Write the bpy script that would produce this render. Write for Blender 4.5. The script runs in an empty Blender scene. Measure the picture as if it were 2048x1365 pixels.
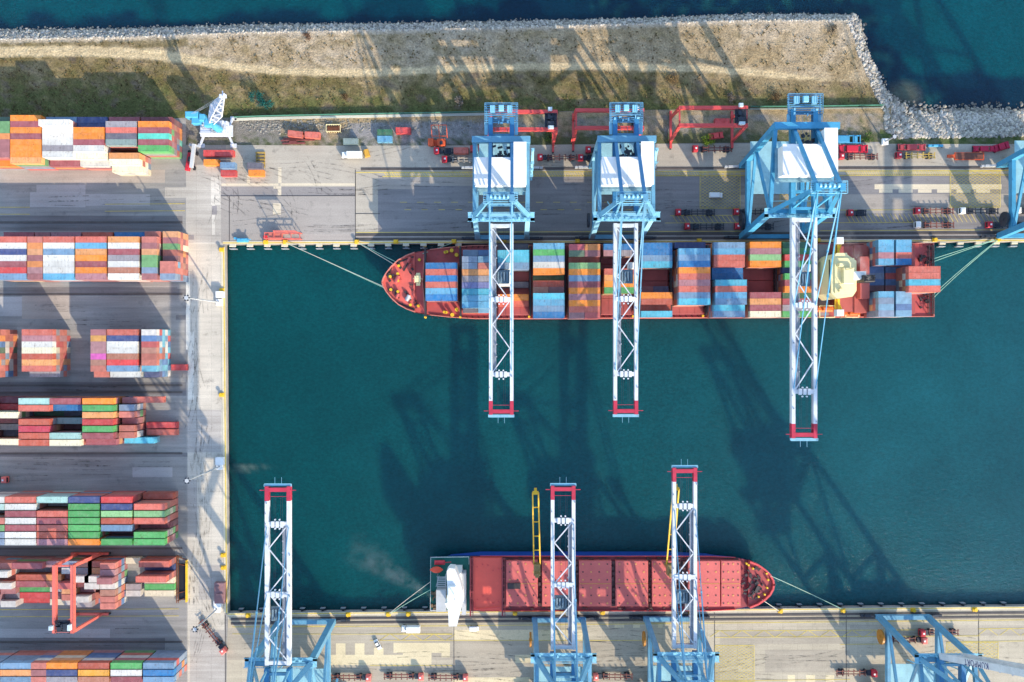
import bpy, bmesh, math, random
from mathutils import Vector, Matrix
from mathutils.geometry import tessellate_polygon
random.seed(7)
S = bpy.context.scene
COL = S.collection
H, F, CX, CY = 330.0, 1600.0, 1024.0, 682.5      # drone height, focal length in px of a 2048-wide frame
def P(px, py, h=0.0):
    s = (H - h) / F
    return Vector(((px - CX) * s, (CY - py) * s, h))
WATER_Z = -2.6

# ------------------------------------------------------------------ materials
def lin(c):
    return tuple((v / 255 / 12.92) if v / 255 <= .04045 else ((v / 255 + .055) / 1.055) ** 2.4 for v in c)
def alb(c, k=0.86):
    return tuple(min(.8, v * k) for v in lin(c))
MATS = {}
class NT:
    def __init__(s, name):
        s.m = bpy.data.materials.new(name); s.m.use_nodes = True
        s.t = s.m.node_tree; s.t.nodes.clear()
        s.out = s.n('ShaderNodeOutputMaterial')
    def n(s, typ, **kw):
        x = s.t.nodes.new(typ)
        for k, v in kw.items():
            if k.startswith('i_'):
                key = k[2:]
                x.inputs[int(key) if key.isdigit() else key.replace('_', ' ')].default_value = v
            else: setattr(x, k, v)
        return x
    def l(s, a, b): s.t.links.new(a, b)
    def noise(s, vec, scale, detail=3, rough=.55):
        x = s.n('ShaderNodeTexNoise'); x.inputs['Scale'].default_value = scale
        x.inputs['Detail'].default_value = detail; x.inputs['Roughness'].default_value = rough
        s.l(vec, x.inputs['Vector']); return x.outputs['Fac']
    def ramp(s, fac, lo, hi, a=0.0, b=1.0):
        x = s.n('ShaderNodeMapRange'); x.inputs['From Min'].default_value = lo; x.inputs['From Max'].default_value = hi
        x.inputs['To Min'].default_value = a; x.inputs['To Max'].default_value = b
        s.l(fac, x.inputs['Value']); return x.outputs[0]
    def math(s, op, a, b):
        x = s.n('ShaderNodeMath', operation=op)
        for i, v in enumerate((a, b)):
            if isinstance(v, (int, float)): x.inputs[i].default_value = v
            else: s.l(v, x.inputs[i])
        return x.outputs[0]
    def mix(s, fac, a, b, mode='MIX'):
        x = s.n('ShaderNodeMix', data_type='RGBA', blend_type=mode)
        for k, v in ((0, fac), (6, a), (7, b)):
            if isinstance(v, (int, float)): x.inputs[k].default_value = v
            elif isinstance(v, tuple): x.inputs[k].default_value = (*v[:3], 1)
            else: s.l(v, x.inputs[k])
        return x.outputs[2]
    def scaled(s, vec, sx, sy, sz=1.0):
        x = s.n('ShaderNodeMapping'); x.inputs['Scale'].default_value = (sx, sy, sz); s.l(vec, x.inputs['Vector']); return x.outputs[0]
    def finish(s, color, rough=.6, spec=.4, metal=0.0, bump=None, bstr=.3, bdist=.05):
        p = s.n('ShaderNodeBsdfPrincipled')
        if isinstance(color, tuple): p.inputs['Base Color'].default_value = (*color[:3], 1)
        else: s.l(color, p.inputs['Base Color'])
        if isinstance(rough, float): p.inputs['Roughness'].default_value = rough
        else: s.l(rough, p.inputs['Roughness'])
        p.inputs['Specular IOR Level'].default_value = spec; p.inputs['Metallic'].default_value = metal
        if bump is not None:
            b = s.n('ShaderNodeBump'); b.inputs['Strength'].default_value = bstr; b.inputs['Distance'].default_value = bdist
            s.l(bump, b.inputs['Height']); s.l(b.outputs[0], p.inputs['Normal'])
        s.l(p.outputs[0], s.out.inputs['Surface']); return s.m

def paint(name, rgb, var=.16, grime=(.09, .075, .06), gamt=.35, rough=.5, scale=.35, k=.86):
    """weathered paint: tone drift, grime blotches, run marks"""
    key = ('paint', name)
    if key in MATS: return MATS[key]
    t = NT(name); tc = t.n('ShaderNodeTexCoord').outputs['Object']
    c = alb(rgb, k)
    n1 = t.noise(tc, scale, 4); n2 = t.noise(tc, scale * 7, 3, .65); n3 = t.noise(t.scaled(tc, 2.2, 2.2, .25), scale * 3, 2)
    tone = t.ramp(n1, .3, .7, 1 - var, 1 + var * .6)
    cc = t.n('ShaderNodeVectorMath', operation='SCALE'); cc.inputs[0].default_value = c; t.l(tone, cc.inputs['Scale'])
    g = t.math('MULTIPLY', t.ramp(n2, .5, .78), t.ramp(n3, .35, .7))
    g = t.math('MULTIPLY', g, gamt)
    MATS[key] = t.finish(t.mix(g, cc.outputs[0], grime), rough=rough, spec=.35)
    return MATS[key]

def pavement(name, rgb, streak=.16, patch=.12, joint=0.0, k=.86, speck=.12, oil=.25):
    key = ('pave', name)
    if key in MATS: return MATS[key]
    t = NT(name); g = t.n('ShaderNodeNewGeometry').outputs['Position']
    c = alb(rgb, k)
    a = t.noise(g, .035, 4, .6); b = t.noise(t.scaled(g, .03, .55), 1.0, 3, .6); d = t.noise(g, 2.2, 3, .7)
    tone = t.math('MULTIPLY', t.ramp(a, .3, .7, 1 - patch, 1 + patch), t.ramp(b, .3, .7, 1 - streak, 1 + streak * .8))
    tone = t.math('MULTIPLY', tone, t.ramp(d, .3, .7, 1 - speck, 1 + speck))
    if joint:
        br = t.n('ShaderNodeTexBrick', offset=0.0)
        br.inputs['Color1'].default_value = (1, 1, 1, 1); br.inputs['Color2'].default_value = (.93, .93, .93, 1)
        br.inputs['Mortar'].default_value = (.72, .72, .72, 1); br.inputs['Scale'].default_value = 1.0
        br.inputs['Mortar Size'].default_value = .05; br.inputs['Brick Width'].default_value = joint; br.inputs['Row Height'].default_value = joint
        t.l(g, br.inputs['Vector'])
        tone = t.math('MULTIPLY', tone, br.outputs['Color'])
    cc = t.n('ShaderNodeVectorMath', operation='SCALE'); cc.inputs[0].default_value = c; t.l(tone, cc.inputs['Scale'])
    o = t.math('MULTIPLY', t.ramp(t.noise(g, .22, 4, .65), .58, .75), oil)
    MATS[key] = t.finish(t.mix(o, cc.outputs[0], (.035, .034, .036)), rough=.85, spec=.2, bump=d, bstr=.25)
    return MATS[key]

def attr_color(name, attr='Col', n1=.3, n2=2.5, amt=.5, rough=.95, tint=None, bump=.6, bd=.3):
    t = NT(name); g = t.n('ShaderNodeNewGeometry').outputs['Position']
    a = t.n('ShaderNodeVertexColor', layer_name=attr).outputs['Color']
    x = t.noise(g, n1, 5, .65); y = t.noise(g, n2, 4, .7)
    tone = t.math('MULTIPLY', t.ramp(x, .3, .7, 1 - amt * .6, 1 + amt * .5), t.ramp(y, .3, .7, 1 - amt, 1 + amt * .7))
    cc = t.n('ShaderNodeVectorMath', operation='SCALE'); t.l(a, cc.inputs[0]); t.l(tone, cc.inputs['Scale'])
    col = cc.outputs[0]
    if tint:
        z = t.ramp(t.noise(g, .12, 5, .7), .5, .66)
        col = t.mix(t.math('MULTIPLY', z, .55), col, tint)
    return t.finish(col, rough=rough, spec=.15, bump=y, bstr=bump, bdist=bd)

def container_mat():
    t = NT('container_paint'); oi = t.n('ShaderNodeObjectInfo'); tc = t.n('ShaderNodeTexCoord').outputs['Object']
    add = t.n('ShaderNodeVectorMath', operation='ADD'); t.l(tc, add.inputs[0])
    sc = t.n('ShaderNodeVectorMath', operation='SCALE'); sc.inputs[0].default_value = (300, 170, 90); t.l(oi.outputs['Random'], sc.inputs['Scale'])
    t.l(sc.outputs[0], add.inputs[1]); v = add.outputs[0]
    n1 = t.noise(v, .25, 3); n2 = t.noise(t.scaled(v, 1.0, .5, .3), 1.6, 4, .7); n3 = t.noise(v, .5, 4, .7)
    tone = t.math('MULTIPLY', t.ramp(n1, .3, .7, .87, 1.1), t.ramp(oi.outputs['Random'], 0, 1, .86, 1.08))
    wv = t.n('ShaderNodeTexWave', wave_type='BANDS', bands_direction='X'); wv.inputs['Scale'].default_value = .55
    t.l(tc, wv.inputs['Vector'])
    tone = t.math('MULTIPLY', tone, t.ramp(wv.outputs['Fac'], 0, 1, .86, 1.07))
    cc = t.n('ShaderNodeVectorMath', operation='SCALE'); t.l(oi.outputs['Color'], cc.inputs[0]); t.l(tone, cc.inputs['Scale'])
    fade = t.math('ADD', t.math('MULTIPLY', t.ramp(n3, .4, .75), .16), .05)
    col = t.mix(fade, cc.outputs[0], (.42, .38, .35))
    dirt = t.math('MULTIPLY', t.ramp(n2, .54, .70), .55)
    col = t.mix(dirt, col, (.10, .055, .035))
    return t.finish(col, rough=.55, spec=.3)
def stack_mat():
    t = NT('container_stack_paint'); g = t.n('ShaderNodeNewGeometry').outputs['Position']
    a = t.n('ShaderNodeVertexColor', layer_name='Col').outputs['Color']
    tone = t.ramp(t.noise(g, .6, 3), .3, .7, .8, 1.1)
    wv = t.n('ShaderNodeTexWave', wave_type='BANDS', bands_direction='X'); wv.inputs['Scale'].default_value = .55; t.l(g, wv.inputs['Vector'])
    tone = t.math('MULTIPLY', tone, t.ramp(wv.outputs['Fac'], 0, 1, .9, 1.04))
    cc = t.n('ShaderNodeVectorMath', operation='SCALE'); t.l(a, cc.inputs[0]); t.l(tone, cc.inputs['Scale'])
    d = t.math('MULTIPLY', t.ramp(t.noise(g, 1.7, 4, .7), .58, .75), .45)
    return t.finish(t.mix(d, cc.outputs[0], (.09, .05, .035)), rough=.6, spec=.3)

# ------------------------------------------------------------------ mesh builder
class MB:
    def __init__(s): s.v = []; s.f = []; s.c = []
    def add(s, vs, fs, col=None):
        o = len(s.v); s.v += [tuple(v) for v in vs]; s.f += [tuple(i + o for i in f) for f in fs]
        if col is not None: s.c += [col] * len(vs)
        return s
    def box(s, x0, x1, y0, y1, z0, z1, col=None):
        vs = [(x0,y0,z0),(x1,y0,z0),(x1,y1,z0),(x0,y1,z0),(x0,y0,z1),(x1,y0,z1),(x1,y1,z1),(x0,y1,z1)]
        return s.add(vs, [(3,2,1,0),(4,5,6,7),(0,1,5,4),(1,2,6,5),(2,3,7,6),(3,0,4,7)], col)
    def cbox(s, cx, cy, z0, lx, ly, h, ang=0.0, col=None, bev=0.0):
        """box centred in plan, turned by ang; bev chamfers the top edge"""
        c, n = math.cos(ang), math.sin(ang)
        def q(x, y, z): return (cx + x * c - y * n, cy + x * n + y * c, z)
        a, b = lx / 2, ly / 2
        if not bev:
            vs = [q(-a,-b,z0),q(a,-b,z0),q(a,b,z0),q(-a,b,z0),q(-a,-b,z0+h),q(a,-b,z0+h),q(a,b,z0+h),q(-a,b,z0+h)]
            return s.add(vs, [(3,2,1,0),(4,5,6,7),(0,1,5,4),(1,2,6,5),(2,3,7,6),(3,0,4,7)], col)
        r = []
        for (aa, bb, z) in ((a,b,z0),(a,b,z0+h-bev),(a-bev,b-bev,z0+h)):
            r += [q(-aa,-bb,z),q(aa,-bb,z),q(aa,bb,z),q(-aa,bb,z)]
        fs = [(3,2,1,0),(8,9,10,11)]
        for k in (0, 4):
            for i in range(4): j = (i + 1) % 4; fs.append((k+i,k+j,k+4+j,k+4+i))
        return s.add(r, fs, col)
    def beam(s, p, q, w, h, w2=None, h2=None, up=(0,0,1), col=None):
        p, q = Vector(p), Vector(q); d = (q - p)
        if d.length < 1e-6: return s
        d.normalize(); up = Vector(up)
        if abs(d.dot(up)) > .97: up = Vector((0,1,0)) if abs(d.y) < .9 else Vector((1,0,0))
        sd = d.cross(up).normalized(); u = sd.cross(d)
        w2 = w if w2 is None else w2; h2 = h if h2 is None else h2
        vs = []
        for (o, ww, hh) in ((p,w,h),(q,w2,h2)):
            for (a, b) in ((-1,-1),(1,-1),(1,1),(-1,1)): vs.append(o + sd * (a * ww / 2) + u * (b * hh / 2))
        return s.add(vs, [(3,2,1,0),(4,5,6,7),(0,1,5,4),(1,2,6,5),(2,3,7,6),(3,0,4,7)], col)
    def tube(s, p, q, r, n=6, r2=None, caps=True):
        p, q = Vector(p), Vector(q); d = (q - p).normalized()
        up = Vector((0,0,1)) if abs(d.z) < .9 else Vector((1,0,0))
        a = d.cross(up).normalized(); b = a.cross(d); r2 = r if r2 is None else r2
        vs = [o + (a * math.cos(2*math.pi*i/n) + b * math.sin(2*math.pi*i/n)) * rr for (o, rr) in ((p,r),(q,r2)) for i in range(n)]
        fs = [((i+1)%n, i, n+i, n+(i+1)%n) for i in range(n)]
        if caps: fs += [tuple(range(n)), tuple(range(2*n-1, n-1, -1))]
        return s.add(vs, fs)
    def path(s, pts, r, n=5):
        for a, b in zip(pts, pts[1:]): s.tube(a, b, r, n)
        return s
    def quad(s, a, b, c, d): return s.add([a,b,c,d], [(0,1,2,3)])
    def prism(s, pts, z0, z1):
        """vertical prism from a plan outline (counter-clockwise)"""
        n = len(pts)
        ar = sum(pts[i][0]*pts[(i+1)%n][1]-pts[(i+1)%n][0]*pts[i][1] for i in range(n))
        if ar < 0: pts = pts[::-1]
        vs = [(x,y,z0) for x,y in pts] + [(x,y,z1) for x,y in pts]
        fs = [(i,(i+1)%n,n+(i+1)%n,n+i) for i in range(n)]
        for tri in tessellate_polygon([[Vector((x,y,0)) for x,y in pts]]):
            a, b, c = (Vector(vs[i]) for i in tri)
            t = tri if (b-a).cross(c-a).z > 0 else tri[::-1]
            fs.append(tuple(i+n for i in t)); fs.append(tuple(t[::-1]))
        return s.add(vs, fs)
    def rail(s, pts, h=1.1, r=.05):
        for a, b in zip(pts, pts[1:]):
            a, b = Vector(a), Vector(b); L = (b-a).length; n = max(1, int(L/2.2))
            for k in (h, h*.55): s.beam(a+Vector((0,0,k)), b+Vector((0,0,k)), r, r)
            for i in range(n+1):
                p = a.lerp(b, i/n); s.beam(p, p+Vector((0,0,h)), r, r)
        return s
    def mesh(s, name):
        m = bpy.data.meshes.new(name); m.from_pydata(s.v, [], s.f); m.update()
        if s.c:
            ca = m.color_attributes.new('Col', 'FLOAT_COLOR', 'POINT')
            ca.data.foreach_set('color', [x for c in s.c for x in (*c[:3], 1.0)])
        return m
    def build(s, name, mat, parent=None):
        m = s.mesh(name)
        for x in (mat if isinstance(mat, (list, tuple)) else [mat]): m.materials.append(x)
        return link(name, m, parent)
def link(name, data, parent=None, loc=None):
    o = bpy.data.objects.new(name, data); COL.objects.link(o)
    if parent: o.parent = parent
    if loc is not None: o.location = loc
    return o
def empty(name, loc, rz=0.0, label=None, cat=None, group=None):
    o = link(name, None); o.location = loc; o.rotation_euler = (0,0,rz); o.empty_display_size = 1
    tag(o, label, cat, group); return o
def tag(o, label=None, cat=None, group=None, kind=None):
    if label:
        if not 4 <= len(label.split()) <= 16: print('LABEL', len(label.split()), label)
        o['label'] = label
    if cat: o['category'] = cat
    if group: o['group'] = group
    if kind: o['kind'] = kind
    return o
def copy_tree(o, parent=None):
    c = o.copy(); COL.objects.link(c)
    if parent: c.parent = parent
    for ch in o.children: copy_tree(ch, c)
    return c
ORD = ['first','second','third','fourth','fifth','sixth','seventh','eighth','ninth','tenth','eleventh','twelfth','thirteenth','fourteenth','fifteenth','sixteenth','seventeenth','eighteenth','nineteenth','twentieth',
 'twenty-first','twenty-second','twenty-third','twenty-fourth','twenty-fifth','twenty-sixth','twenty-seventh','twenty-eighth','twenty-ninth','thirtieth','thirty-first','thirty-second','thirty-third','thirty-fourth','thirty-fifth','thirty-sixth','thirty-seventh','thirty-eighth','thirty-ninth','fortieth','forty-first','forty-second','forty-third','forty-fourth','forty-fifth','forty-sixth']
def interp(tab, x):
    if x <= tab[0][0]: return tab[0][1]
    for (a, b), (c, d) in zip(tab, tab[1:]):
        if x <= c: return b + (d - b) * (x - a) / (c - a)
    return tab[-1][1]

# ------------------------------------------------------------------ camera, light, world
cam = bpy.data.cameras.new('camera'); cam.sensor_width = 36; cam.lens = 36 * F / 2048; cam.clip_end = 5000; cam.clip_start = 1
co = link('camera', cam, loc=(0,0,H)); S.camera = co
cam.shift_y = 0.0
EL = math.radians(24.4); AZ = Vector((.547, -.837)).normalized()
sun = bpy.data.lights.new('sun', 'SUN'); sun.energy = 2.35; sun.angle = math.radians(.55); sun.color = (1.0, .87, .68)
so = link('sun', sun, loc=(0,0,200))
so.rotation_euler = Vector((-AZ.x*math.cos(EL), -AZ.y*math.cos(EL), -math.sin(EL))).to_track_quat('-Z','Y').to_euler()
W = bpy.data.worlds.new('World'); S.world = W; W.use_nodes = True
nt = W.node_tree; nt.nodes.clear()
sky = nt.nodes.new('ShaderNodeTexSky'); sky.sky_type = 'NISHITA'; sky.sun_disc = False
sky.sun_elevation = EL; sky.sun_rotation = math.atan2(AZ.x, AZ.y); sky.air_density = 1.0; sky.dust_density = .6; sky.ozone_density = 1.0; sky.altitude = 100
bg = nt.nodes.new('ShaderNodeBackground'); bg.inputs['Strength'].default_value = .15
wo = nt.nodes.new('ShaderNodeOutputWorld'); nt.links.new(sky.outputs[0], bg.inputs[0]); nt.links.new(bg.outputs[0], wo.inputs[0])
S.view_settings.view_transform = 'Standard'; S.view_settings.look = 'None'; S.view_settings.exposure = 1.64
S.cycles.max_bounces = 6; S.cycles.diffuse_bounces = 3; S.cycles.volume_bounces = 1
S.cycles.use_denoising = True
# ------------------------------------------------------------------ the land and the water
TOPL = [(-2000,84),(0,80),(250,76),(500,66),(750,62),(1000,57),(1250,50),(1500,42),(1690,42),(1705,60),(1718,110),(1735,150),(1750,190),(1772,225),(1770,262),(1800,275),(2048,272),(3500,268)]
BOTL = [(-2000,53),(0,57),(250,55),(500,47),(750,45),(1000,41),(1250,36),(1500,26),(1712,28),(1724,42),(1738,100),(1756,140),(1778,182),(1806,203),(1835,213),(1900,214),(2048,213),(3500,210)]
BOTL[14] = (1820,209)
BASIN = [(450,490),(456,1226)]
QN = [(450,489.5),(2048,484),(3500,480)]     # north quay edge
QS = [(456,1226),(2048,1213),(3500,1201)]    # south quay edge
def xy(p, h=0): v = P(p[0], p[1], h); return (v.x, v.y)
def smooth(t, x):                              # value of a shoreline at px x (first part only)
    return interp([q for q in t if q[0] <= 1700], x)

land = [(-2000,3000)] + TOPL + [(3500,480),(2048,484),(450,489.5),(456,1226),(2048,1213),(3500,1201),(3500,3000)]
tag(MB().prism([xy(p) for p in land], -14, 0).build('ground', pavement('asphalt_base', (157,152,145), streak=.14, patch=.14, oil=.3)), kind='structure')

# water: one sheet, fine near the port; the weed and stone shallows along the armour are darker
def water_mat():
    t = NT('harbour_water'); g = t.n('ShaderNodeNewGeometry').outputs['Position']
    a = t.n('ShaderNodeVertexColor', layer_name='Col').outputs['Color']
    big = t.noise(g, .009, 4, .6); mid = t.noise(g, .05, 4, .6)
    tone = t.math('MULTIPLY', t.ramp(big, .3, .7, .80, 1.18), t.ramp(mid, .3, .7, .91, 1.09))
    cc = t.n('ShaderNodeVectorMath', operation='SCALE'); t.l(a, cc.inputs[0]); t.l(tone, cc.inputs['Scale'])
    sp = t.noise(t.scaled(g, .8, 1.15), 1.0, 3, .7); tone2 = t.ramp(sp, .32, .68, .84, 1.2)
    c3 = t.n('ShaderNodeVectorMath', operation='SCALE'); t.l(cc.outputs[0], c3.inputs[0]); t.l(tone2, c3.inputs['Scale']); cc = c3
    w1 = t.noise(t.scaled(g, .55, .9), 1.0, 4, .7); w2 = t.noise(g, 2.4, 3, .6)
    hgt = t.math('ADD', w1, t.math('MULTIPLY', w2, .45))
    p = t.n('ShaderNodeBsdfPrincipled'); t.l(cc.outputs[0], p.inputs['Base Color'])
    p.inputs['Roughness'].default_value = .12; p.inputs['Subsurface Weight'].default_value = 1.0; p.inputs['Subsurface Radius'].default_value = (1.0,2.6,3.0); p.inputs['Subsurface Scale'].default_value = 12.0; p.inputs['IOR'].default_value = 1.33
    b = t.n('ShaderNodeBump'); b.inputs['Strength'].default_value = .75; b.inputs['Distance'].default_value = .32
    t.l(hgt, b.inputs['Height']); t.l(b.outputs[0], p.inputs['Normal'])
    t.l(p.outputs[0], t.out.inputs['Surface']); return t.m
def seg_dist(x, y, line):
    best = 1e9
    for (a, b), (c, d) in zip(line, line[1:]):
        dx, dy = c-a, d-b; u = max(0, min(1, ((x-a)*dx+(y-b)*dy)/(dx*dx+dy*dy)))
        best = min(best, math.hypot(x-a-u*dx, y-b-u*dy))
    return best
from mathutils import noise as mn
def wcol(px, py):
    sea = py < 260
    lk = max(0, min(1, (px-450)/1600))
    base = Vector(lin((0, 82, 92))) if sea else Vector(lin((2, 80, 82))) * (1-lk) + Vector(lin((24, 91, 100))) * lk
    if sea:
        d = seg_dist(px, py, BOTL)
        d += 26 * mn.noise(Vector((px/60, py/60, 0))) + 10 * mn.noise(Vector((px/18, py/18, 3)))
        wid = 34 if px < 1000 else 62 if px < 1600 else 75
        if px > 1700: wid = 40 + 75 * max(0, min(1, (py-60)/150))
        k = max(0, min(1, (wid - d) / 26))
        k = k * k * (3 - 2 * k)
        weed = Vector(lin((4, 44, 70)))
        if 1180 < px < 1900:
            g = max(0, mn.noise(Vector((px/26, py/26, 7)))) * max(0, min(1, (80-d)/60))
            weed = weed.lerp(Vector(lin((30, 92, 92))), min(.8, g * 1.6))
        base = base.lerp(weed, .92 * k)
        if 1775 < px < 1850 and 150 < py < 225:
            k2 = max(0, 1 - math.hypot((px-1808)/42, (py-192)/34)); base = base.lerp(Vector(lin((104,112,98))), min(.75, k2*1.4))
    else:
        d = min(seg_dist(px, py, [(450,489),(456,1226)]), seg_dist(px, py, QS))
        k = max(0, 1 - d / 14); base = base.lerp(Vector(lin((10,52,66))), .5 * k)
        # churned pale water against the west wall
        k2 = math.exp(-(((px-497)/26)**2 + ((py-936 + (px-497)*.05)/5)**2)) * (.5 + mn.noise(Vector((px/7, py/4, 1))))
        base = base.lerp(Vector(lin((140,150,135))), max(0, min(.45, k2)))
    return tuple(base * .67)
wm = MB(); xs = [-6000,-3000,-1200,-500] + list(range(0,2049,8)) + [2300,2800,3600,6000]
ys = [-5000,-2500,-900,-300] + list(range(0,270,6)) + list(range(270,486,24)) + list(range(486,1240,8)) + [1300,1700,3000,6000]
nx, ny = len(xs), len(ys)
def rh(p): return P(p[0], p[1], WATER_Z)
wm.v = [tuple(rh((x, y))) for y in ys for x in xs]
wm.f = [(j*nx+i, (j+1)*nx+i, (j+1)*nx+i+1, j*nx+i+1) for j in range(ny-1) for i in range(nx-1)]
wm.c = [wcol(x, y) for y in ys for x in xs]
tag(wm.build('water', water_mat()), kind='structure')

# armour slope and its stones
def resample(line, n):
    L = [0]
    for a, b in zip(line, line[1:]): L.append(L[-1] + math.hypot(b[0]-a[0], b[1]-a[1]))
    out = []
    for i in range(n):
        t = L[-1]*i/(n-1); k = max(j for j in range(len(L)) if L[j] <= t + 1e-9); k = min(k, len(line)-2)
        u = (t-L[k])/max(1e-9, L[k+1]-L[k]); a, b = line[k], line[k+1]
        out.append((a[0]+(b[0]-a[0])*u, a[1]+(b[1]-a[1])*u))
    return out
NS = 900
TL = [(-600,82)] + TOPL[1:-1] + [(2700,270)]; BL = [(-600,55)] + BOTL[1:-1] + [(2700,211)]
pair = []
for (a, b), (c, d) in zip(zip(TL, TL[1:]), zip(BL, BL[1:])):
    n = max(1, int(math.hypot(b[0]-a[0], b[1]-a[1]) / 4))
    for i in range(n):
        u = i / n; pair.append(((a[0]+(b[0]-a[0])*u, a[1]+(b[1]-a[1])*u), (c[0]+(d[0]-c[0])*u, c[1]+(d[1]-c[1])*u)))
sl = MB()
for (p, q) in pair:
    a = P(*p); b = P(q[0], q[1], WATER_Z); e = b + (b - a) * .8
    sl.v += [tuple(a + Vector((0,0,.05))), tuple(b + Vector((0,0,-.3))), (e.x, e.y, -7)]
for i in range(len(pair)-1):
    for k in (0, 1): sl.f.append((3*i+k, 3*i+3+k, 3*i+4+k, 3*i+1+k))
tag(sl.build('shore_slope', paint('slope_rubble', (122,114,100), var=.3, gamt=.6, rough=.95, scale=.6)), kind='structure')
ico = bmesh.new(); bmesh.ops.create_icosphere(ico, subdivisions=1, radius=1)
IV = [v.co.copy() for v in ico.verts]; IF = [tuple(v.index for v in f.verts) for f in ico.faces]; ico.free()
def stone(mb, c, r, col):
    sx, sy, sz = r*random.uniform(.7,1.25), r*random.uniform(.6,1.0), r*random.uniform(.5,.85)
    m = Matrix.Rotation(random.uniform(0,6.28), 3, 'Z') @ Matrix.Rotation(random.uniform(-.5,.5), 3, 'X')
    mb.add([c + m @ Vector((v.x*sx, v.y*sy, v.z*sz)) * random.uniform(.82,1.18) for v in IV], IF, col)
rk = MB()
for (p, q) in pair:
    wpx = math.hypot(q[0]-p[0], q[1]-p[1]); n = max(1, int(wpx * 4 * (.30 if p[0] > 1700 else .42) + random.random()))
    for _ in range(n):
        u = random.uniform(-.02, 1.16); jit = random.uniform(-2.5, 2.5)
        if u > .74 and random.random() < min(.93, (u-.74)*3+.25): continue
        x, y = p[0]+(q[0]-p[0])*u + jit, p[1]+(q[1]-p[1])*u + random.uniform(-1,1)
        z = WATER_Z * max(0, u) * 1.02 + .05
        t = random.random(); g = random.uniform(.22, .52) * (.7 if u > .8 else 1)
        if u > 1.05: g *= .55
        stone(rk, P(x, y, z), random.choice((.26,.32,.36,.42,.5,.62,.8)) * (1.15 if x > 1700 else .86), (g*1.07, g*.97, g*(.77+.1*t)))
tag(rk.build('riprap', attr_color('pale_stone', amt=.22, n1=1.5, n2=6, bump=.3, bd=.1)), 'pale rock armour heaped along the shoreline of the breakwater', 'rocks', kind='stuff')

# grass and dirt behind the quay, with the sandy track
FENCE = [(-400,246),(0,242),(380,236),(480,236),(650,234),(760,231),(900,229),(1000,226),(1180,222),(1400,219),(1600,217),(1765,215)]
TRACK = [(-400,101),(0,104),(150,103),(250,106),(330,112),(420,126),(480,136),(560,143),(700,147),(820,143),(900,138),(1000,135),(1200,133),(1400,138),(1500,145),(1600,155),(1665,161)]
def n2(x, y, s, k=0): return mn.fractal(Vector((x/s, y/s, k)), .8, 2.1, 4)
def gcol(x, y):
    t = smooth(TOPL, x); ytr = interp(TRACK, x)
    hw = (10.5 if x < 330 else 10.5 - (x-330)/150*3.7 if x < 480 else 6.8) * (1 if x < 1560 else max(0.05, (1675-x)/115))
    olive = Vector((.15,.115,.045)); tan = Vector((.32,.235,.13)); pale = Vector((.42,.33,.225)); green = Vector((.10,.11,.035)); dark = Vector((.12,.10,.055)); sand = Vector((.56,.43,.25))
    a = n2(x, y, 45); b = n2(x*.6, y, 16, 5); e = n2(x, y, 8, 2)
    if y < ytr:
        c = pale.lerp(tan, max(0, min(1, .42 + a*.8))).lerp(olive, max(0, min(.75, b*.8 + (.18 if x < 420 else .0))))
        if x < 380 and y < t + 22: c = c.lerp(olive, .65)
        if x > 1480: c = pale.lerp(tan, max(0, min(1, .35 + a + (y-80)/120)))
        if 1100 < x < 1480: c = c.lerp(tan, .55)
    else:
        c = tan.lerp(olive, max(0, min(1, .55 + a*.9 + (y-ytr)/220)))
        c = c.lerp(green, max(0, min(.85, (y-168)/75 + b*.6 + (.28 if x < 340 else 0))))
        if x > 1480: c = c.lerp(tan, .45 * max(0, min(1, (205-y)/40)))
        if b < -.28: c = c.lerp(Vector((.15,.11,.08)), min(.7, (-b-.28)*2.5))
    c = c * (1 + .25 * e)
    d = abs(y - ytr + 3*mn.noise(Vector((x/22, y/14, 0))))
    k = max(0, min(1, (hw + 2.5 - d) / 4.5)); c = c.lerp(sand * (1 - .06*math.cos((y-ytr)/hw*6)), .92 * k)
    edge = max(0, min(1, (t + 9 - y + 4*e) / 7)); c = c.lerp(Vector((.46,.38,.28)), edge)
    return tuple(max(.01, v) for v in c)
gm = MB(); gx = list(range(-400, 0, 40)) + list(range(0, 1772, 5)); NY = 46
for x in gx:
    t, f = smooth(TOPL, x) - 2, interp(FENCE, x)
    if x > 1695: t = interp([(p[1], p[0]) for p in ()], x) if False else interp([(1695,44),(1706,64),(1719,114),(1736,154),(1751,194),(1773,214)], x)
    for j in range(NY):
        y = t + (f - t) * j / (NY-1); v = P(x, y, 0)
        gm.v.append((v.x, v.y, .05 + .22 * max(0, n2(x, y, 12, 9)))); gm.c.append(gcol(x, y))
for i in range(len(gx)-1):
    for j in range(NY-1): gm.f.append((i*NY+j, i*NY+j+1, (i+1)*NY+j+1, (i+1)*NY+j))
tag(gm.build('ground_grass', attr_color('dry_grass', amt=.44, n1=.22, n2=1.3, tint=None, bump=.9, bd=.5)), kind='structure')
tf = MB()
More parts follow.
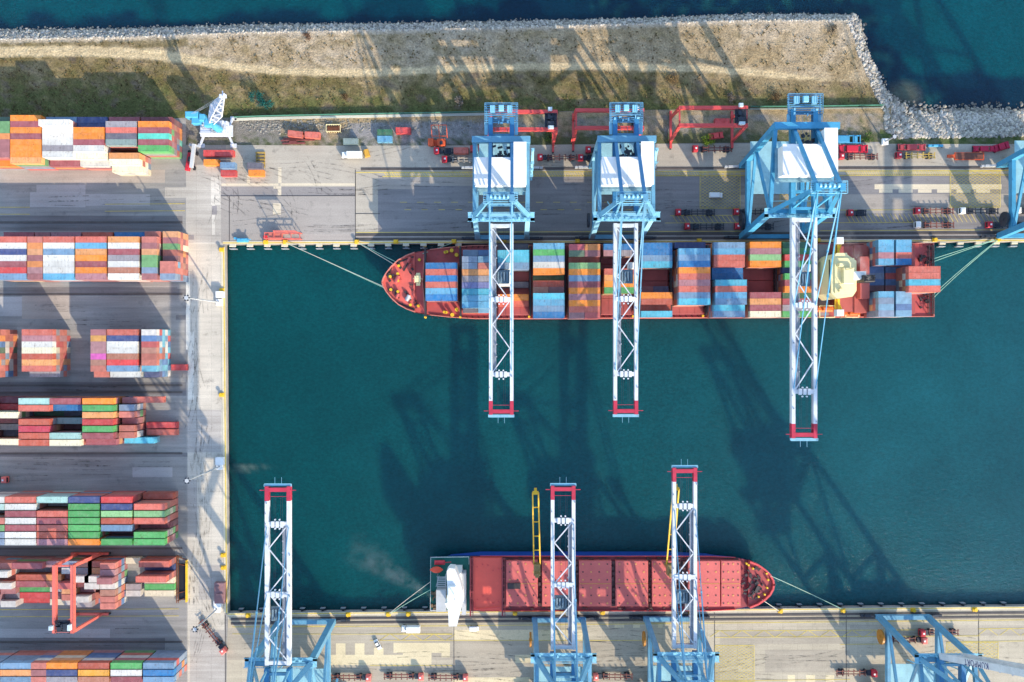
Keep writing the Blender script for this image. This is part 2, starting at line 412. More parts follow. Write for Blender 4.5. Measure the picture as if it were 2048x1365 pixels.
for _ in range(5200):
    x, y = random.uniform(-100, 1765), random.uniform(50, 240); t_, f_ = smooth(TOPL, x)+6, interp(FENCE, x)-3
    if x > 1690: t_ = max(t_, interp([(1690,60),(1706,90),(1719,130),(1736,170),(1751,200),(1773,230)], x))
    if not t_ < y < f_ or abs(y-interp(TRACK, x)) < 11 or n2(x, y, 24, 11) < (.02 if y < interp(TRACK, x) else -.12): continue
    p = P(x, y, .1); r = random.uniform(.2,.62); c_ = Vector((.11,.10,.035)).lerp(Vector((.26,.18,.10)), random.random()) * random.uniform(.6,1.2)
    for k in range(5):
        a = random.uniform(0,6.28); d_ = Vector((math.cos(a),math.sin(a),0)); n_ = Vector((-d_.y,d_.x,0))*r*.35; q = p + d_*r*random.uniform(.2,1)
        tf.add([p-n_, p+n_, q+n_*.6+Vector((0,0,r*1.1)), q-n_*.6+Vector((0,0,r*.9))],[(0,1,2,3)], tuple(c_))
tag(tf.build('grass', attr_color('tuft_grass', amt=.2, n1=.5, n2=4, bump=0)), 'scattered dry tufts and weeds on the breakwater strip', 'grass', kind='stuff')
# strip of soil and weeds between the wall and the apron, and the verge beside the armour
sm = MB(); sx = list(range(372, 1785, 6)); NY = 16
def scol(x, y, top):
    a, b = n2(x, y, 30, 4), n2(x, y, 11, 6)
    c = Vector((.33,.25,.15)).lerp(Vector((.24,.22,.20)), max(0, min(1, .35 + a)))
    if y < top + 12: c = c.lerp(Vector((.42,.29,.14)), .55)
    if 700 < x < 1000 and y > 245: c = c.lerp(Vector((.27,.26,.26)), .8)
    if x < 560: c = c.lerp(Vector((.20,.185,.165)), .85)
    g = max(0, min(.85, b*.9 + max(0, (y-262))/40 - (.2 if x < 1000 else 0)))
    if x > 1040: g = max(g, max(0, min(.8, (y-255)/22 + b)))
    return tuple(c.lerp(Vector((.06,.08,.025)), g))
SB = [(372,290),(700,292),(1000,291),(1480,286),(1785,284)]
for x in sx:
    t, f = interp(FENCE, x) + .5, interp(SB, x)
    for j in range(NY):
        y = t + (f-t)*j/(NY-1); v = P(x, y, 0); sm.v.append((v.x, v.y, .045 + .05*max(0, n2(x,y,9)))); sm.c.append(scol(x, y, t))
for i in range(len(sx)-1):
    for j in range(NY-1): sm.f.append((i*NY+j, i*NY+j+1, (i+1)*NY+j+1, (i+1)*NY+j))
tag(sm.build('ground_soil', attr_color('bare_soil', amt=.4, n1=.5, n2=2.2, bump=.9, bd=.4)), kind='structure')
vm = MB(); vx = list(range(1760, 2700, 8)); NY = 6
for x in vx:
    for j in range(NY):
        y = interp([(1760,258),(1800,273),(2048,270),(2700,266)], x) + (interp([(1760,288),(2048,289),(2700,287)], x) - interp([(1760,258),(1800,273),(2048,270),(2700,266)], x)) * j/(NY-1)
        v = P(x, y, 0); vm.v.append((v.x, v.y, .07)); a = n2(x, y, 14)
        vm.c.append(tuple(Vector((.07,.10,.03)).lerp(Vector((.22,.19,.12)), max(0, min(1, .25 + a)))))
for i in range(len(vx)-1):
    for j in range(NY-1): vm.f.append((i*NY+j, i*NY+j+1, (i+1)*NY+j+1, (i+1)*NY+j))
tag(vm.build('ground_verge', attr_color('verge_grass', amt=.4, n1=.5, n2=2.2)), kind='structure')

# ------------------------------------------------------------------ paving
GI = [0]
def sheet(mb, rects, z):
    for r in rects:
        GI[0] += 1; z = .004 + .0012*GI[0]
        if len(r) == 4 and not isinstance(r[0], tuple):
            x0, y0, x1, y1 = r; pts = [(x0,y1),(x1,y1),(x1,y0),(x0,y0)]
        else: pts = r
        mb.add([P(px, py, 0) + Vector((0,0,z)) for px, py in pts], [tuple(range(len(pts)))])
    return mb
def paving(name, rgb, rects, lvl, **kw):
    tag(sheet(MB(), rects, .004 + .02*lvl).build('pavement', pavement(name, rgb, **kw)), kind='structure')
# yard lanes (west)
paving('yard_asphalt', (151,147,141), [(-600,340,372,1500)], 0, streak=.2, oil=.35)
paving('yard_pale', (176,170,165), [(60,385,171,415),(73,370,171,385.5),(171.5,389,300,412),(-30,594,56,633),(265,935,345,955),(-60,1258,220,1276),(120,775,350,787)], 1, streak=.1)
paving('yard_tan', (172,160,148), [(-300,340,330,366),(44,582,141,638)], 1, streak=.1)
paving('yard_dark', (124,120,118), [(-600,432,365,462),(-600,575,355,590),(-600,765,372,792),(-600,906,382,914),(-600,1098,350,1112),(0,1276,330,1300),(350,578,376,590),(352,630,376,640)], 1, streak=.25)
# west apron
paving('west_apron', (205,195,178), [[(375,486),(446,486),(450,1500),(375,1500)]], 0, joint=6.2, streak=.1, patch=.2, oil=.45)
paving('west_apron_grey', (184,176,166), [(375,820,442,905),(398,1130,445,1200),(375,960,394,1075),(380,1260,450,1420)], 1, joint=6.2)
paving('west_apron_white', (226,219,203), [(397,431,412,470),(388,455,430,487),(376,664,388,800),(372,545,380,700)], 2, streak=.05)
paving('apron_link', (186,178,166), [(372,330,452,486),(330,375,392,396)], 0, joint=6.2)
paving('apron_link_pale', (208,200,186), [(422,355,441,410),(424,408,430,470)], 1)
paving('apron_link_dark', (148,142,140), [(424,412,434,430),(376,470,388,480)], 2)
# north apron
paving('north_apron', (180,170,154), [[(452,290),(2700,285),(2700,480),(2048,484),(452,488)]], 0, streak=.07, oil=.4)
paving('north_slab', (164,156,147), [(442,374,711,486)], 1, streak=.06, patch=.1, oil=.3)
paving('north_slab_dark', (146,140,136), [(442,374,554,393),(563,374,711,392)], 2, streak=.08)
paving('north_road', (140,135,133), [[(756,352),(2700,347),(2700,463),(756,468)]], 1, streak=.16, patch=.1, oil=.35)
paving('north_road_mid', (170,160,149), [[(756,355),(1010,354),(1010,372),(828,372),(828,379),(756,379)],[(1480,390),(2060,388),(2060,426),(1480,428)]], 2, streak=.14)
paving('north_pale', (214,199,172), [(443,367.5,557,372),(561,367,710,372),(556.5,335,563,366.5),(494,350,500,367),(547,373,562.5,378),(556,379,562.5,392),(546,407,562,430),
   (1749,369,2003,379),(1758,379.3,1785,386),(1797,379.3,1825,386),(1836,379.3,1863,386),(1874,379.3,1902,386),(1913,379.3,1941,386),(1952,379.3,1980,386)], 3, streak=.05)
paving('north_edge', (168,158,148), [[(452,468),(2700,463),(2700,478),(452,486)]], 1, streak=.1, oil=.5)
# south apron
paving('south_apron', (190,178,156), [[(456,1230),(2700,1208),(2700,1500),(450,1500)]], 0, streak=.09, oil=.3, joint=6.2)
paving('south_road', (174,163,145), [(456,1253,905,1320),(905,1282,1290,1340),(660,1330,1440,1372),(1440,1262,1700,1288),(1700,1250,2300,1272),(1530,1300,1700,1345)], 1, streak=.14)
paving('south_pale', (216,200,164), [(672,1287,691,1330),(710,1287,729,1330),(748,1296,767,1330),(787,1286,900,1306),(806,1306,863,1330),(883,1306,900,1315),(908,1260,1165,1281),(657,1310,862,1331),(1229,1246,1248,1256),(1266,1246,1280,1256),(1316,1246,1325,1256),
   (1575,1350,1590,1400),(1612,1350,1630,1400),(1651,1350,1668,1400),(1030,1310,1065,1326),(905,1355,1060,1372)], 2, streak=.05)
paving('south_edge', (186,171,144), [[(456,1240),(2700,1219),(2700,1236),(456,1256)]], 1, streak=.1, oil=.45)

# painted markings
def yline(mb, a, b, w=.2, z=.15):
    a, b = P(*a) + Vector((0,0,z)), P(*b) + Vector((0,0,z)); d = (b-a).normalized(); n = Vector((-d.y, d.x, 0)) * w/2
    mb.add([a-n, b-n, b+n, a+n], [(0,1,2,3)])
mk = MB()
yline(mk, (712,345.5), (2048,341.5), .32); yline(mk, (765,353.5), (2048,350.5), .28)
x = 768
while x < 1398: yline(mk, (x,345.5), (x+6,353), .22); x += 5.2
x = 1690
while x < 1900: yline(mk, (x,342.5), (x+6,351), .22); x += 4.6
yline(mk, (712,465.5), (1480,463), .25); yline(mk, (1640,462), (2048,460), .25); yline(mk, (1640,421), (1830,420), .22); yline(mk, (1340,432), (1480,431), .2); yline(mk, (1330,446.5), (1480,446), .2); yline(mk, (1640,446), (1840,445), .2)
for x in range(1345, 1470, 9): yline(mk, (x,432), (x+10,446), .18)
for x in range(1690, 1990, 9): yline(mk, (x,428), (x+10,445), .18)
def lattice(x0, y0, x1, y1, st=9):
    for (a, b) in (((x0,y0),(x1,y0)),((x0,y1),(x1,y1)),((x0,y0),(x0,y1)),((x1,y0),(x1,y1))): yline(mk, a, b, .22)
    n = int((x1-x0+(y1-y0)*1.5)/st)
    for i in range(n):
        for sgn in (1, -1):
            pts = []
            for k in range(41):
                y = y0+(y1-y0)*k/40; xx = x0 - (y1-y0)*1.5 + i*st*1.0 + (y-y0)*1.5 if sgn > 0 else x0 + i*st - (y-y0)*1.5
                if x0 <= xx <= x1: pts.append((xx, y))
            if len(pts) > 1: yline(mk, pts[0], pts[-1], .12)
lattice(1400, 346, 1480, 417); lattice(1900, 343, 2000, 415); lattice(1430, 1291, 1508, 1364); lattice(1893, 1285, 1996, 1326); lattice(1560, 350, 1620, 417)
for x in range(800, 1300, 34): yline(mk, (x,405), (x+14,405), .18); yline(mk, (x+9,420), (x+22,420), .18)
yline(mk, (465,1254), (905,1252), .25); yline(mk, (905,1252), (2048,1240), .22); yline(mk, (465,1268), (905,1269), .18); yline(mk, (740,1268), (905,1268), .2); yline(mk, (740,1281), (1300,1281), .2); yline(mk, (1430,1262), (1830,1260), .22); yline(mk, (1430,1275), (1960,1272), .22); yline(mk, (1955,1258), (2048,1257), .22)
for (x0, x1, ya, yb) in ((760,905,1269,1281),(1420,1770,1262,1274),(1955,2060,1258,1271)):
    x, up = x0, True
    while x < x1: yline(mk, (x, yb if up else ya), (x+18, ya if up else yb), .2); x += 22; up = not up
yline(mk, (1680,1289), (1780,1288), .22); yline(mk, (1430,1362), (1700,1359), .2); yline(mk, (740,1331), (905,1331), .2); yline(mk, (1900,1284), (2048,1282), .2)
for y in (405, 419): yline(mk, (0,y+10), (60,y+10), .2); yline(mk, (210,y+4), (370,y+3), .2)
for y in (1218, 1232): yline(mk, (-60,y+2), (358,y), .2)
tag(mk.build('road_marking', paint('yellow_marking', (226,200,96), var=.3, gamt=.7, rough=.8, scale=.15)), kind='structure')
PIH = math.pi/2
def tyre_mat():
    t = NT('tyre_rubber'); g = t.n('ShaderNodeNewGeometry').outputs['Position']
    p = t.n('ShaderNodeBsdfDiffuse'); p.inputs['Color'].default_value = (.07,.066,.062,1); tr = t.n('ShaderNodeBsdfTransparent')
    m = t.n('ShaderNodeMixShader'); t.l(t.math('MULTIPLY', t.ramp(t.noise(g, .35, 4, .7), .42, .68), .5), m.inputs[0]); t.l(tr.outputs[0], m.inputs[1]); t.l(p.outputs[0], m.inputs[2])
    t.l(m.outputs[0], t.out.inputs['Surface']); return t.m
jn = MB()   # joints and drains in the slabs
for a, b in (((442,392.5),(711,392)),((459,393),(459,486)),((711,352),(711,486)),((711,428),(760,428)),((451,1230),(451,1500)),((908,1253),(908,1500)),((1429,1225),(1430,1500)),((1692,1222),(1693,1500)),((1957,1219),(1958,1500)),((711,392),(711,340))): yline(jn, a, b, .22, .155)
tag(jn.build('paving_joint', paint('joint_dark', (62,58,58))), kind='structure')
ty = MB()
def tyre(x0, y0, ang, n, st, curl):
    for off in (0, 1.9):
        px, py, a = x0, y0, ang
        for k in range(n):
            q = (px+math.cos(a)*st, py+math.sin(a)*st); o_ = (-math.sin(a)*off*4.85, math.cos(a)*off*4.85)
            yline(ty, (px+o_[0], py+o_[1]), (q[0]+o_[0], q[1]+o_[1]), random.uniform(.28,.42), .145); px, py = q; a += curl
for _ in range(26): tyre(random.uniform(382,425), random.uniform(490,1250), PIH + random.uniform(-.25,.25), random.randint(6,16), 9, random.uniform(-.035,.035))
for _ in range(44): tyre(random.uniform(470,1980), random.uniform(1256,1356), random.uniform(-.12,.12), random.randint(6,18), 9, random.uniform(-.02,.02))
for _ in range(40): tyre(random.uniform(450,1900), random.uniform(298,455), random.uniform(-.1,.1), random.randint(6,18), 9, random.uniform(-.02,.02))
for _ in range(16): tyre(random.uniform(380,640), random.uniform(310,400), random.uniform(.1,1.4), random.randint(8,16), 7, random.uniform(-.09,.09))
for _ in range(26): tyre(random.uniform(0,300), random.choice((352,400,425,610,640,780,925,945,1260,1280)) + random.uniform(-8,8), random.uniform(-.04,.04), random.randint(6,10), 8, 0)
ty = [t_ for t_ in (ty,)][0]
tag(ty.build('tyre_mark', tyre_mat()), kind='structure')
# crane rails with their dark cable slots
rl = MB(); sl2 = MB()
for (a, b) in (((722,338.5),(2700,334)),((712,479),(2700,472.5)),((712,470),(2700,464)),((462,1238.5),(2700,1220)),((462,1247),(2700,1228)),((462,1381),(2700,1372))):
    yline(sl2, a, b, 1.1, .16); p, q = P(*a), P(*b); rl.beam(p + Vector((0,0,.2)), q + Vector((0,0,.2)), .16, .12)
for y in (446, 590, 772, 786, 908, 1114, 1098, 1285):
    yline(sl2, (-300,y), (365,y-1), .8, .16); yline(rl, (-300,y), (365,y-1), .12, .19)
tag(sl2.build('rail_slot', paint('slot_dark', (92,85,80), var=.25, gamt=.6)), kind='structure')
tag(rl.build('crane_rail', paint('rail_steel', (110,100,95))), kind='structure')

# quay walls' coping
cp = MB(); cy = MB()
def coping(mb, a, b, off, w, h, z=.0):
    a, b = P(*a), P(*b); d = (b-a).normalized(); n = Vector((-d.y, d.x, 0))
    mb.beam(a + n*off + Vector((0,0,h/2+z)), b + n*off + Vector((0,0,h/2+z)), w, h)
coping(cp, (446,488.5), (2700,481.5), .55, 1.1, .22); coping(cp, (455,1226.5), (2700,1208), -.55, 1.1, .22); coping(cp, (449.0,494), (455,1226), -.6, 1.5, .22)
coping(cy, (446,488.2), (2700,481.2), .35, .42, .02, .22); coping(cy, (455,1226.5), (2700,1208), -.4, .36, .02, .22); coping(cy, (449.0,494), (455,1226), -.25, .5, .02, .22)
tag(cp.build('kerb', pavement('coping', (216,204,176), streak=.05)), kind='structure')
tag(cy.build('kerb_marking', paint('kerb_yellow', (222,190,84), var=.3, gamt=.6, scale=.12)), kind='structure')
# ------------------------------------------------------------------ containers
CC = {'R':('red',(206,62,62)),'M':('maroon',(160,78,86)),'S':('salmon',(212,106,88)),'O':('orange',(242,140,34)),'T':('pale orange',(230,156,92)),
 'B':('blue',(14,116,176)),'L':('light blue',(94,166,200)),'A':('sky blue',(78,182,206)),'G':('green',(78,166,88)),'g':('pale green',(142,194,130)),
 'D':('dark green',(42,108,74)),'W':('white',(222,219,210)),'C':('cream',(238,226,192)),'E':('grey',(152,146,150)),'K':('dark grey',(96,94,106)),
 'N':('navy',(52,72,124)),'I':('lilac',(116,122,170)),'U':('steel blue',(112,148,178)),'P':('magenta',(232,64,186)),'V':('mauve',(178,120,126)),
 'X':('rust brown',(192,88,64)),'Q':('turquoise',(84,204,182)),'Y':('yellow orange',(240,168,50)),'Z':('pale aqua',(172,212,202)),'H':('grey green',(140,160,154)),
 'F':('tan brown',(182,118,92)),'m':('dark maroon',(120,56,66)),'c':('crimson',(212,60,84))}
CMAT = container_mat(); SMAT = stack_mat()
def container_mesh(L):
    mb = MB(); w, h = 2.44, 2.59; a, b = L/2, w/2; f = .12
    mb.box(-a, a, -b, b, 0, .14)                                  # bottom rails
    for sy in (-1, 1): mb.box(-a, a, min(sy*b, sy*(b-f)), max(sy*b, sy*(b-f)), h-.12, h)
    for sx in (-1, 1): mb.box(min(sx*a, sx*(a-f)), max(sx*a, sx*(a-f)), -b+f, b-f, h-.12, h)
    for sx in (-1, 1):
        for sy in (-1, 1):
            mb.box(min(sx*a, sx*(a-f)), max(sx*a, sx*(a-f)), min(sy*b, sy*(b-f)), max(sy*b, sy*(b-f)), .14, h-.12)
            mb.cbox(sx*(a-.09), sy*(b-.08), h-.11, .19, .17, .125)
    n = int(L/.55)                                               # corrugated sides and roof
    for sy in (-1, 1):
        vs = []
        for i in range(2*n+1):
            x = -a+f + (L-2*f)*i/(2*n); y = sy*(b - (.03 if (i//1) % 2 else .075)); vs += [(x,y,.14),(x,y,h-.12)]
        mb.add(vs, [((2*i,2*i+2,2*i+3,2*i+1) if sy < 0 else (2*i+1,2*i+3,2*i+2,2*i)) for i in range(2*n)])
    vs = []
    for i in range(2*n+1):
        x = -a+f + (L-2*f)*i/(2*n); z = h - (.02 if i % 2 else .06); vs += [(x,-b+f,z),(x,b-f,z)]
    mb.add(vs, [(2*i,2*i+2,2*i+3,2*i+1) for i in range(2*n)])
    for sx in (-1, 1):                                          # ends; lock rods on the door end
        x = sx*(a-.06); mb.add([(x,-b+f,.14),(x,b-f,.14),(x,b-f,h-.12),(x,-b+f,h-.12)], [(0,1,2,3) if sx > 0 else (3,2,1,0)])
    for y in (-.85,-.35,.35,.85): mb.tube((a-.02,y,.2), (a-.02,y,h-.2), .03, 4)
    m = mb.mesh('shipping_container_mesh'); m.materials.append(CMAT); return m
CM = {40: container_mesh(12.19), 20: container_mesh(6.06), 41: container_mesh(11.7)}
stackmb = MB()
cand = []        # (px area, function) for single containers
def stuff_box(x, y, z, L, ch, ang=0.0):
    c = alb(CC[ch][1]); k = random.uniform(.85, 1.08); c = tuple(v*.68 + u*.32 for v, u in zip(c, (.36,.28,.25)))
    stackmb.cbox(x, y, z, L-.04, 2.42, 2.585, ang, tuple(v*k for v in c))
LOWER = 'SMXVSMOTSXMRVSUWEXSMBCFGSL'
def stack(x, y, z0, L, ch, tiers, label, group, ang=0.0, prio=1.0, lower=None):
    Ln = 12.19 if L > 9 else 6.06
    for k in range(tiers-1):
        c = ch if random.random() < .28 else random.choice(lower or LOWER); stuff_box(x, y, z0 + k*2.59, Ln, c, ang)
    top = z0 + (tiers-1)*2.59
    px, py = CX + x*F/(H-top-2.6), CY - y*F/(H-top-2.6); hl = Ln*F/(H-top)/2
    vis = max(0, min(2048, px+hl) - max(0, px-hl)) * max(0, min(1365, py+6.4) - max(0, py-6.4))
    cand.append((vis*prio, x, y, top, 40 if L > 9 else 20, ch, ang, label, group, k if False else Ln))
def block(name, y0, pitch, bays, hn=12.95, z0=0.0, nrow=None, where=None, grp=None, ang=0.0, revbays=True, bayword='bay from the apron', rowword='row from the north'):
    s = (H-hn)/F; nb = len(bays)
    for bi, bay in enumerate(bays):
        x0, x1, cols = bay[:3]; tiers = bay[3] if len(bay) > 3 else '5'*len(cols); yo = 0; low = bay[4] if len(bay) > 4 else None
        L = 12.19 if x1-x0 > 45 else 6.06
        bo = ORD[nb-1-bi] if revbays else ORD[bi]
        for i, ch in enumerate(cols):
            if ch == '.' or tiers[i] == '0': continue
            Y = (CY-(y0+yo+(i+.5)*pitch))*s; X = ((x0+x1)/2-CX)*s
            lab = f"{CC[ch][0]} container, {ORD[i]} {rowword}, {bo} {bayword}, {name}"
            stack(X, Y, z0, L, ch, int(tiers[i]), lab, grp or f"containers stacked in the {name}", lower=low)
block('grass-side block', 230.8, 12.05, [
 (-43,19.5,'DGGOMMMO','45555553'), (20.5,82,'OMOMOOOT','55555555'), (84.5,146,'UWWWWEWM','46555553'), (146.5,208,'NNOOMWCW','44555543'),
 (211,273,'MESKH.TCC','455551443'[:5]+'0443'), (276,338,'mOMQMG','455555')])
block('second block', 461.2, 12.3, [
 (-10,53,'MSWNWMRU','35555555'), (55.3,84,'MSOTMOVM','35555555'), (86,148,'VSWUWWWL','35555555'), (151,212,'XSLTOMOV'[:4]+'OMOV'[0:4],'35555555'),
 (216.3,277,'BTWMEWFW','35555555'), (283,314,'XSMTGGUM','45555555'), (320,350,'TMGXmSSU','44444555')])
block('third block', 659.3, 12.05, [
 (-68,-5,'XOBDSOSX','55555555'), (45,103.5,'SVWCXTSE','55555553','WRSERXEURW'), (182,210.5,'MYVVPFXX','55555554'), (213.3,275,'SNWWFRUW','55555554'), (284,312,'WBRFXXAN','55555554','LAWCBLWAUWR')])
block('fourth block', 796.3, 13.85, [
 (-90,-28,'MXWMKmC','3352325'), (-26,35.5,'mRCmEKC','22522145'[:7]), (37.5,98,'ZSDXcXX','5515555'), (99.5,160,'MBKHmZC','5413155'), (162,228.5,'OGTRGMM','5555554'), (231,263,'MUSMXX','344344'), (231,290,'......A','0000002')])
block('fifth block', 993.3, 14.1, [
 (-53,8.5,'WZKSGUU','5525555'), (9.5,71.5,'SWMWMWW','5555555'), (73,135,'ZESMSXV','5255555'), (136.5,198,'NGGGGGO','5555555'), (200.5,265,'RNgXUmG','5555525'), (268,329,'XSgSmGG','2555355')])
# sparse block under the red gantry crane (ground-level grid)
sp = [(-62,-6,'XWMSKUW','3213121'),(-4,25,'SEKFSVE','4314232'),(26,54,'SWXWMEW','4524323'),(56,113,'MKXMGRR','4233221'),(115,143,'VmOXWmC','3233222'),(145,173,'UWVRTXW','3324332'),
      (175,203,'FEWSVWE','3343243'),(196,224,'XTWWVXI','3344121'[:7]),(225,256,'SVMWFSS','4454444'),(258,286,'CEmUEW','100011'[:6]),(296,353,'SNSCGC','314111')]
block('gantry-crane block', 1112, 13.0, sp, hn=0.0)
block('southernmost block', 1325.5, 14.0, [(-64,-2,'USB'),(0,62,'UTU'),(64,90,'SMS'),(92.5,154,'ONE'),(156.5,217,'XYF'),(220,284,'GWM'),(287,346.5,'UBU')])

# odd containers standing on the ground
def lone(px, py, L, ch, label, ang=0.0, z=0.0, prio=50):
    x, y, _ = P(px, py, z + 2.6); cand.append((prio*1000, x, y, z, L, ch, ang, label, 'containers set down along the apron edge', 0))
lone(357, 735.5, 20, 'R', 'single red short container on the ground beside the third yard block')
block('ground', 796.3, 13.85, [(292,353,'....XS','000011')], bayword='bay', rowword='row') if False else None
lone(323, 851, 40, 'R', 'red container on the ground at the apron end of the fourth block, northern of two')
lone(323, 865, 40, 'S', 'salmon container on the ground at the apron end of the fourth block, southern of two')
lone(296, 800, 40, 'S', 'salmon container end-on in the north row of the fourth block', z=5.2)
lone(436.5, 306.5, 40, 'R', 'long bright red container lying south of the mobile harbour crane')
lone(422, 325, 20, 'O', 'orange short container just south of the long red one')
lone(455, 331, 20, 'U', 'grey blue short container stacked beside the maroon one below the harbour crane', z=2.6)
lone(456, 346.5, 20, 'R', 'faded red short container on the apron below the grey blue one')
lone(509, 331.5, 20, 'K', 'dark grey open-top short container north of an orange one on the apron', z=2.6)
lone(511.5, 346, 20, 'O', 'orange short container at the end of the pale drain strip')
lone(590, 268, 20, 'S', 'dented salmon container in the scrap yard, western of two', ang=-.12)
lone(624, 270, 20, 'S', 'weathered salmon container in the scrap yard, eastern of two', ang=-.05)
lone(701, 283, 20, 'H', 'pale grey short container north of the white truck')
lone(806, 261, 20, 'R', 'red short container alone beside the grass wall')
lone(769, 265, 20, 'D', 'dark green short container beside a pale blue one')
lone(769, 278, 20, 'L', 'pale blue short container beside a dark green one')
lone(922, 301, 20, 'S', 'salmon container at the kerb behind the first quay crane')
lone(955, 297, 20, 'R', 'red container half hidden below the first quay crane')
lone(1445, 243, 20, 'R', 'red short container lying inside the easternmost red gantry')

# ------------------------------------------------------------------ container ship
def hull(parent, sta, zs, mats, name='hull'):
    """sta: [(x, half breadth at deck, half breadth at water)], bow first; zs = (deck z, keel z)"""
    mb = MB(); n = len(sta); zd, zk = zs
    for sgn in (1, -1):
        o = len(mb.v)
        for (x, hd, hw, xo, rise) in sta: mb.v += [(x, sgn*hd, zd+rise), (x+xo*.45, sgn*(hd*.4+hw*.6), zd*.35+WATER_Z*.65), (x+xo, sgn*hw, WATER_Z-.1), (x+xo, sgn*hw*.9, zk)]
        for i in range(n-1):
            for k in range(3):
                q = (o+4*i+k, o+4*i+4+k, o+4*i+5+k, o+4*i+1+k); mb.f.append(q if sgn < 0 else q[::-1])
    e = 4*(n-1); m = 4*n
    mb.f += [(e+k+1, e+k, m+e+k, m+e+k+1)[::-1] for k in range(3)]
    return mb.build(name, mats, parent)
def deck(parent, sta, z, mat, name='deck', inset=.25):
    pts = [(x + (.3 if i == 0 else 0), hd-inset if hd > inset else 0.0) for i, (x, hd, *_r) in enumerate(sta)]
    out = [p for p in pts] + [(x, -y) for x, y in pts[::-1] if y > 0]
    return MB().prism(out, z-.4, z).build(name, mat, parent)
def bulwark(parent, sta, z, h, mat, name='bulwark', w=.3):
    mb = MB()
    for sgn in (1, -1):
        for (a, b) in zip(sta, sta[1:]):
            p, q = Vector((a[0], sgn*(a[1]-w/2), z+h/2+a[4]*.0)), Vector((b[0], sgn*(b[1]-w/2), z+h/2))
            mb.beam(p, q + (q-p).normalized()*.05, w, h)
    return mb.build(name, mat, parent)
deckred = paint('deck_red', (192,88,84), var=.2, gamt=.5, scale=.12); hatchred = paint('hatch_brown_red', (168,84,80), var=.2, gamt=.45, scale=.15)
hullred = paint('hull_red', (186,88,80), var=.15, gamt=.4); railpale = paint('bulwark_salmon', (212,128,112), var=.15, gamt=.3)
cream = paint('cream_white', (244,228,172), var=.06, gamt=.22, scale=.2); white = paint('ship_white', (240,240,236), var=.08, gamt=.3, scale=.2)
yellow = paint('safety_yellow', (232,186,44), var=.12); black = paint('soot_black', (36,36,42)); dark = paint('dark_gear', (66,58,58), var=.3, gamt=.5)
rope = paint('rope_green', (150,196,172)); ropew = paint('rope_pale', (206,204,186)); orangep = paint('lifeboat_orange', (226,110,48)); greyp = paint('light_grey', (186,188,190), var=.1)
ZD = 5.0
A0 = P(1315, 563.0, ZD); SH = empty('container_ship', (A0.x, A0.y, 0), math.radians(.28), 'red container ship with a cream bridge, loaded and moored along the north quay', 'ship')
def lx(px, h=ZD): return (px-CX)*(H-h)/F - A0.x
HB = 15.0
prof = [(765,0.05,0),(768,1.9,0),(774,4.0,.2),(784,6.6,.6),(798,9.2,1.6),(814,11.0,3.2),(830,12.2,5.2),(860,13.4,9),(900,14.3,12.5),(950,HB,14.5),(1040,HB,HB),(1780,HB,HB),(1840,HB,14),(1866,HB,12.5)]
st1 = [(lx(px), hd, hw, (7.5 if hd < 2.5 else 6.0*max(0,(14-hd)/14) if hd < 14 else 0), 0) for px, hd, hw in prof]
hull(SH, st1, (ZD, -9), [hullred]); deck(SH, st1, ZD-.02, deckred)
bulwark(SH, [s for s in st1 if s[0] > lx(845)], ZD, .7, railpale)
fc = [s for s in st1 if s[0] <= lx(838)]
fcd = [(x, hd, hw, xo, 0) for (x, hd, hw, xo, r) in fc]
deck(SH, [(lx(765),.05)]+[(s[0], s[1]-.1) for s in fcd[1:]], ZD+.75, paint('forecastle_salmon', (224,106,94), var=.2, gamt=.4, scale=.15), 'forecastle_deck', inset=.3)
bulwark(SH, fcd, ZD+.3, 1.7, railpale, 'bow_bulwark', .4)
mb = MB()   # breakwater across the foredeck
mb.beam((lx(850),-11.5,ZD+1.2),(lx(846.5),0,ZD+1.2),.35,2.4).beam((lx(846.5),0,ZD+1.2),(lx(850),11.5,ZD+1.2),.35,2.4); mb.build('breakwater', railpale, SH)
# forecastle gear
for (px, y, s) in ((796,1.2,1.6),(796,-5.5,1.1),(779,2.8,1.0),(820,9.0,1.2),(817,-6.4,1.3),(822,6.6,1.0)):
    w = MB(); w.cbox(lx(px), y, ZD+.75, 1.8*s, 1.1*s, .5, .4); w.tube((lx(px)-.5*s, y-.9*s, ZD+1.6),(lx(px)+.3*s, y+.9*s, ZD+1.6),.55*s,10); w.build('winch', random.choice([dark, deckred, greyp]), SH)
for (px, y) in ((782,2.3),(783,-3.0),(797,3.4),(797,-3.8),(797,.7),(838,-9.6),(840,9.0),(822,-9.2),(799,6.6),(893,-12.3),(891,12.0),(895,12.2),(889,-12.2),(914,10.9),(914,-11.2),(904.5,12.7),(905,-13.3)):
    big = px > 900; MB().tube((lx(px), y, ZD),(lx(px), y, ZD+1.9),.62 if big else .45,9).tube((lx(px), y, ZD+1.9),(lx(px), y, ZD+2.2),.8 if big else .6,9).build('deck_bollard', yellow, SH)
mb = MB(); mb.tube((lx(836,14),.5,ZD),(lx(836,14),.5,17),.5,8).cbox(lx(836,16),.5,15,1.6,5,.5).cbox(lx(836,16),.5,17,2.4,2.4,.4).tube((lx(836,16),.5,17),(lx(836,16),.5,21),.16,6)
for a in range(6): mb.beam((lx(836,16),.5,16.5),(lx(836,16)+1.9*math.cos(a),.5+1.9*math.sin(a),16.8),.25,.25)
mb.build('foremast', cream, SH)
wl = MB()
for (x0, y0, x1, y1) in ((785,-8,830,-12),(788,8.2,828,11.2),(812,-4,822,-8),(808,5,818,9),(776,3,784,6.5)): wl.beam((lx(x0),y0*.92,ZD+.95),(lx(x1),y1*.92,ZD+.95),.6,.4)
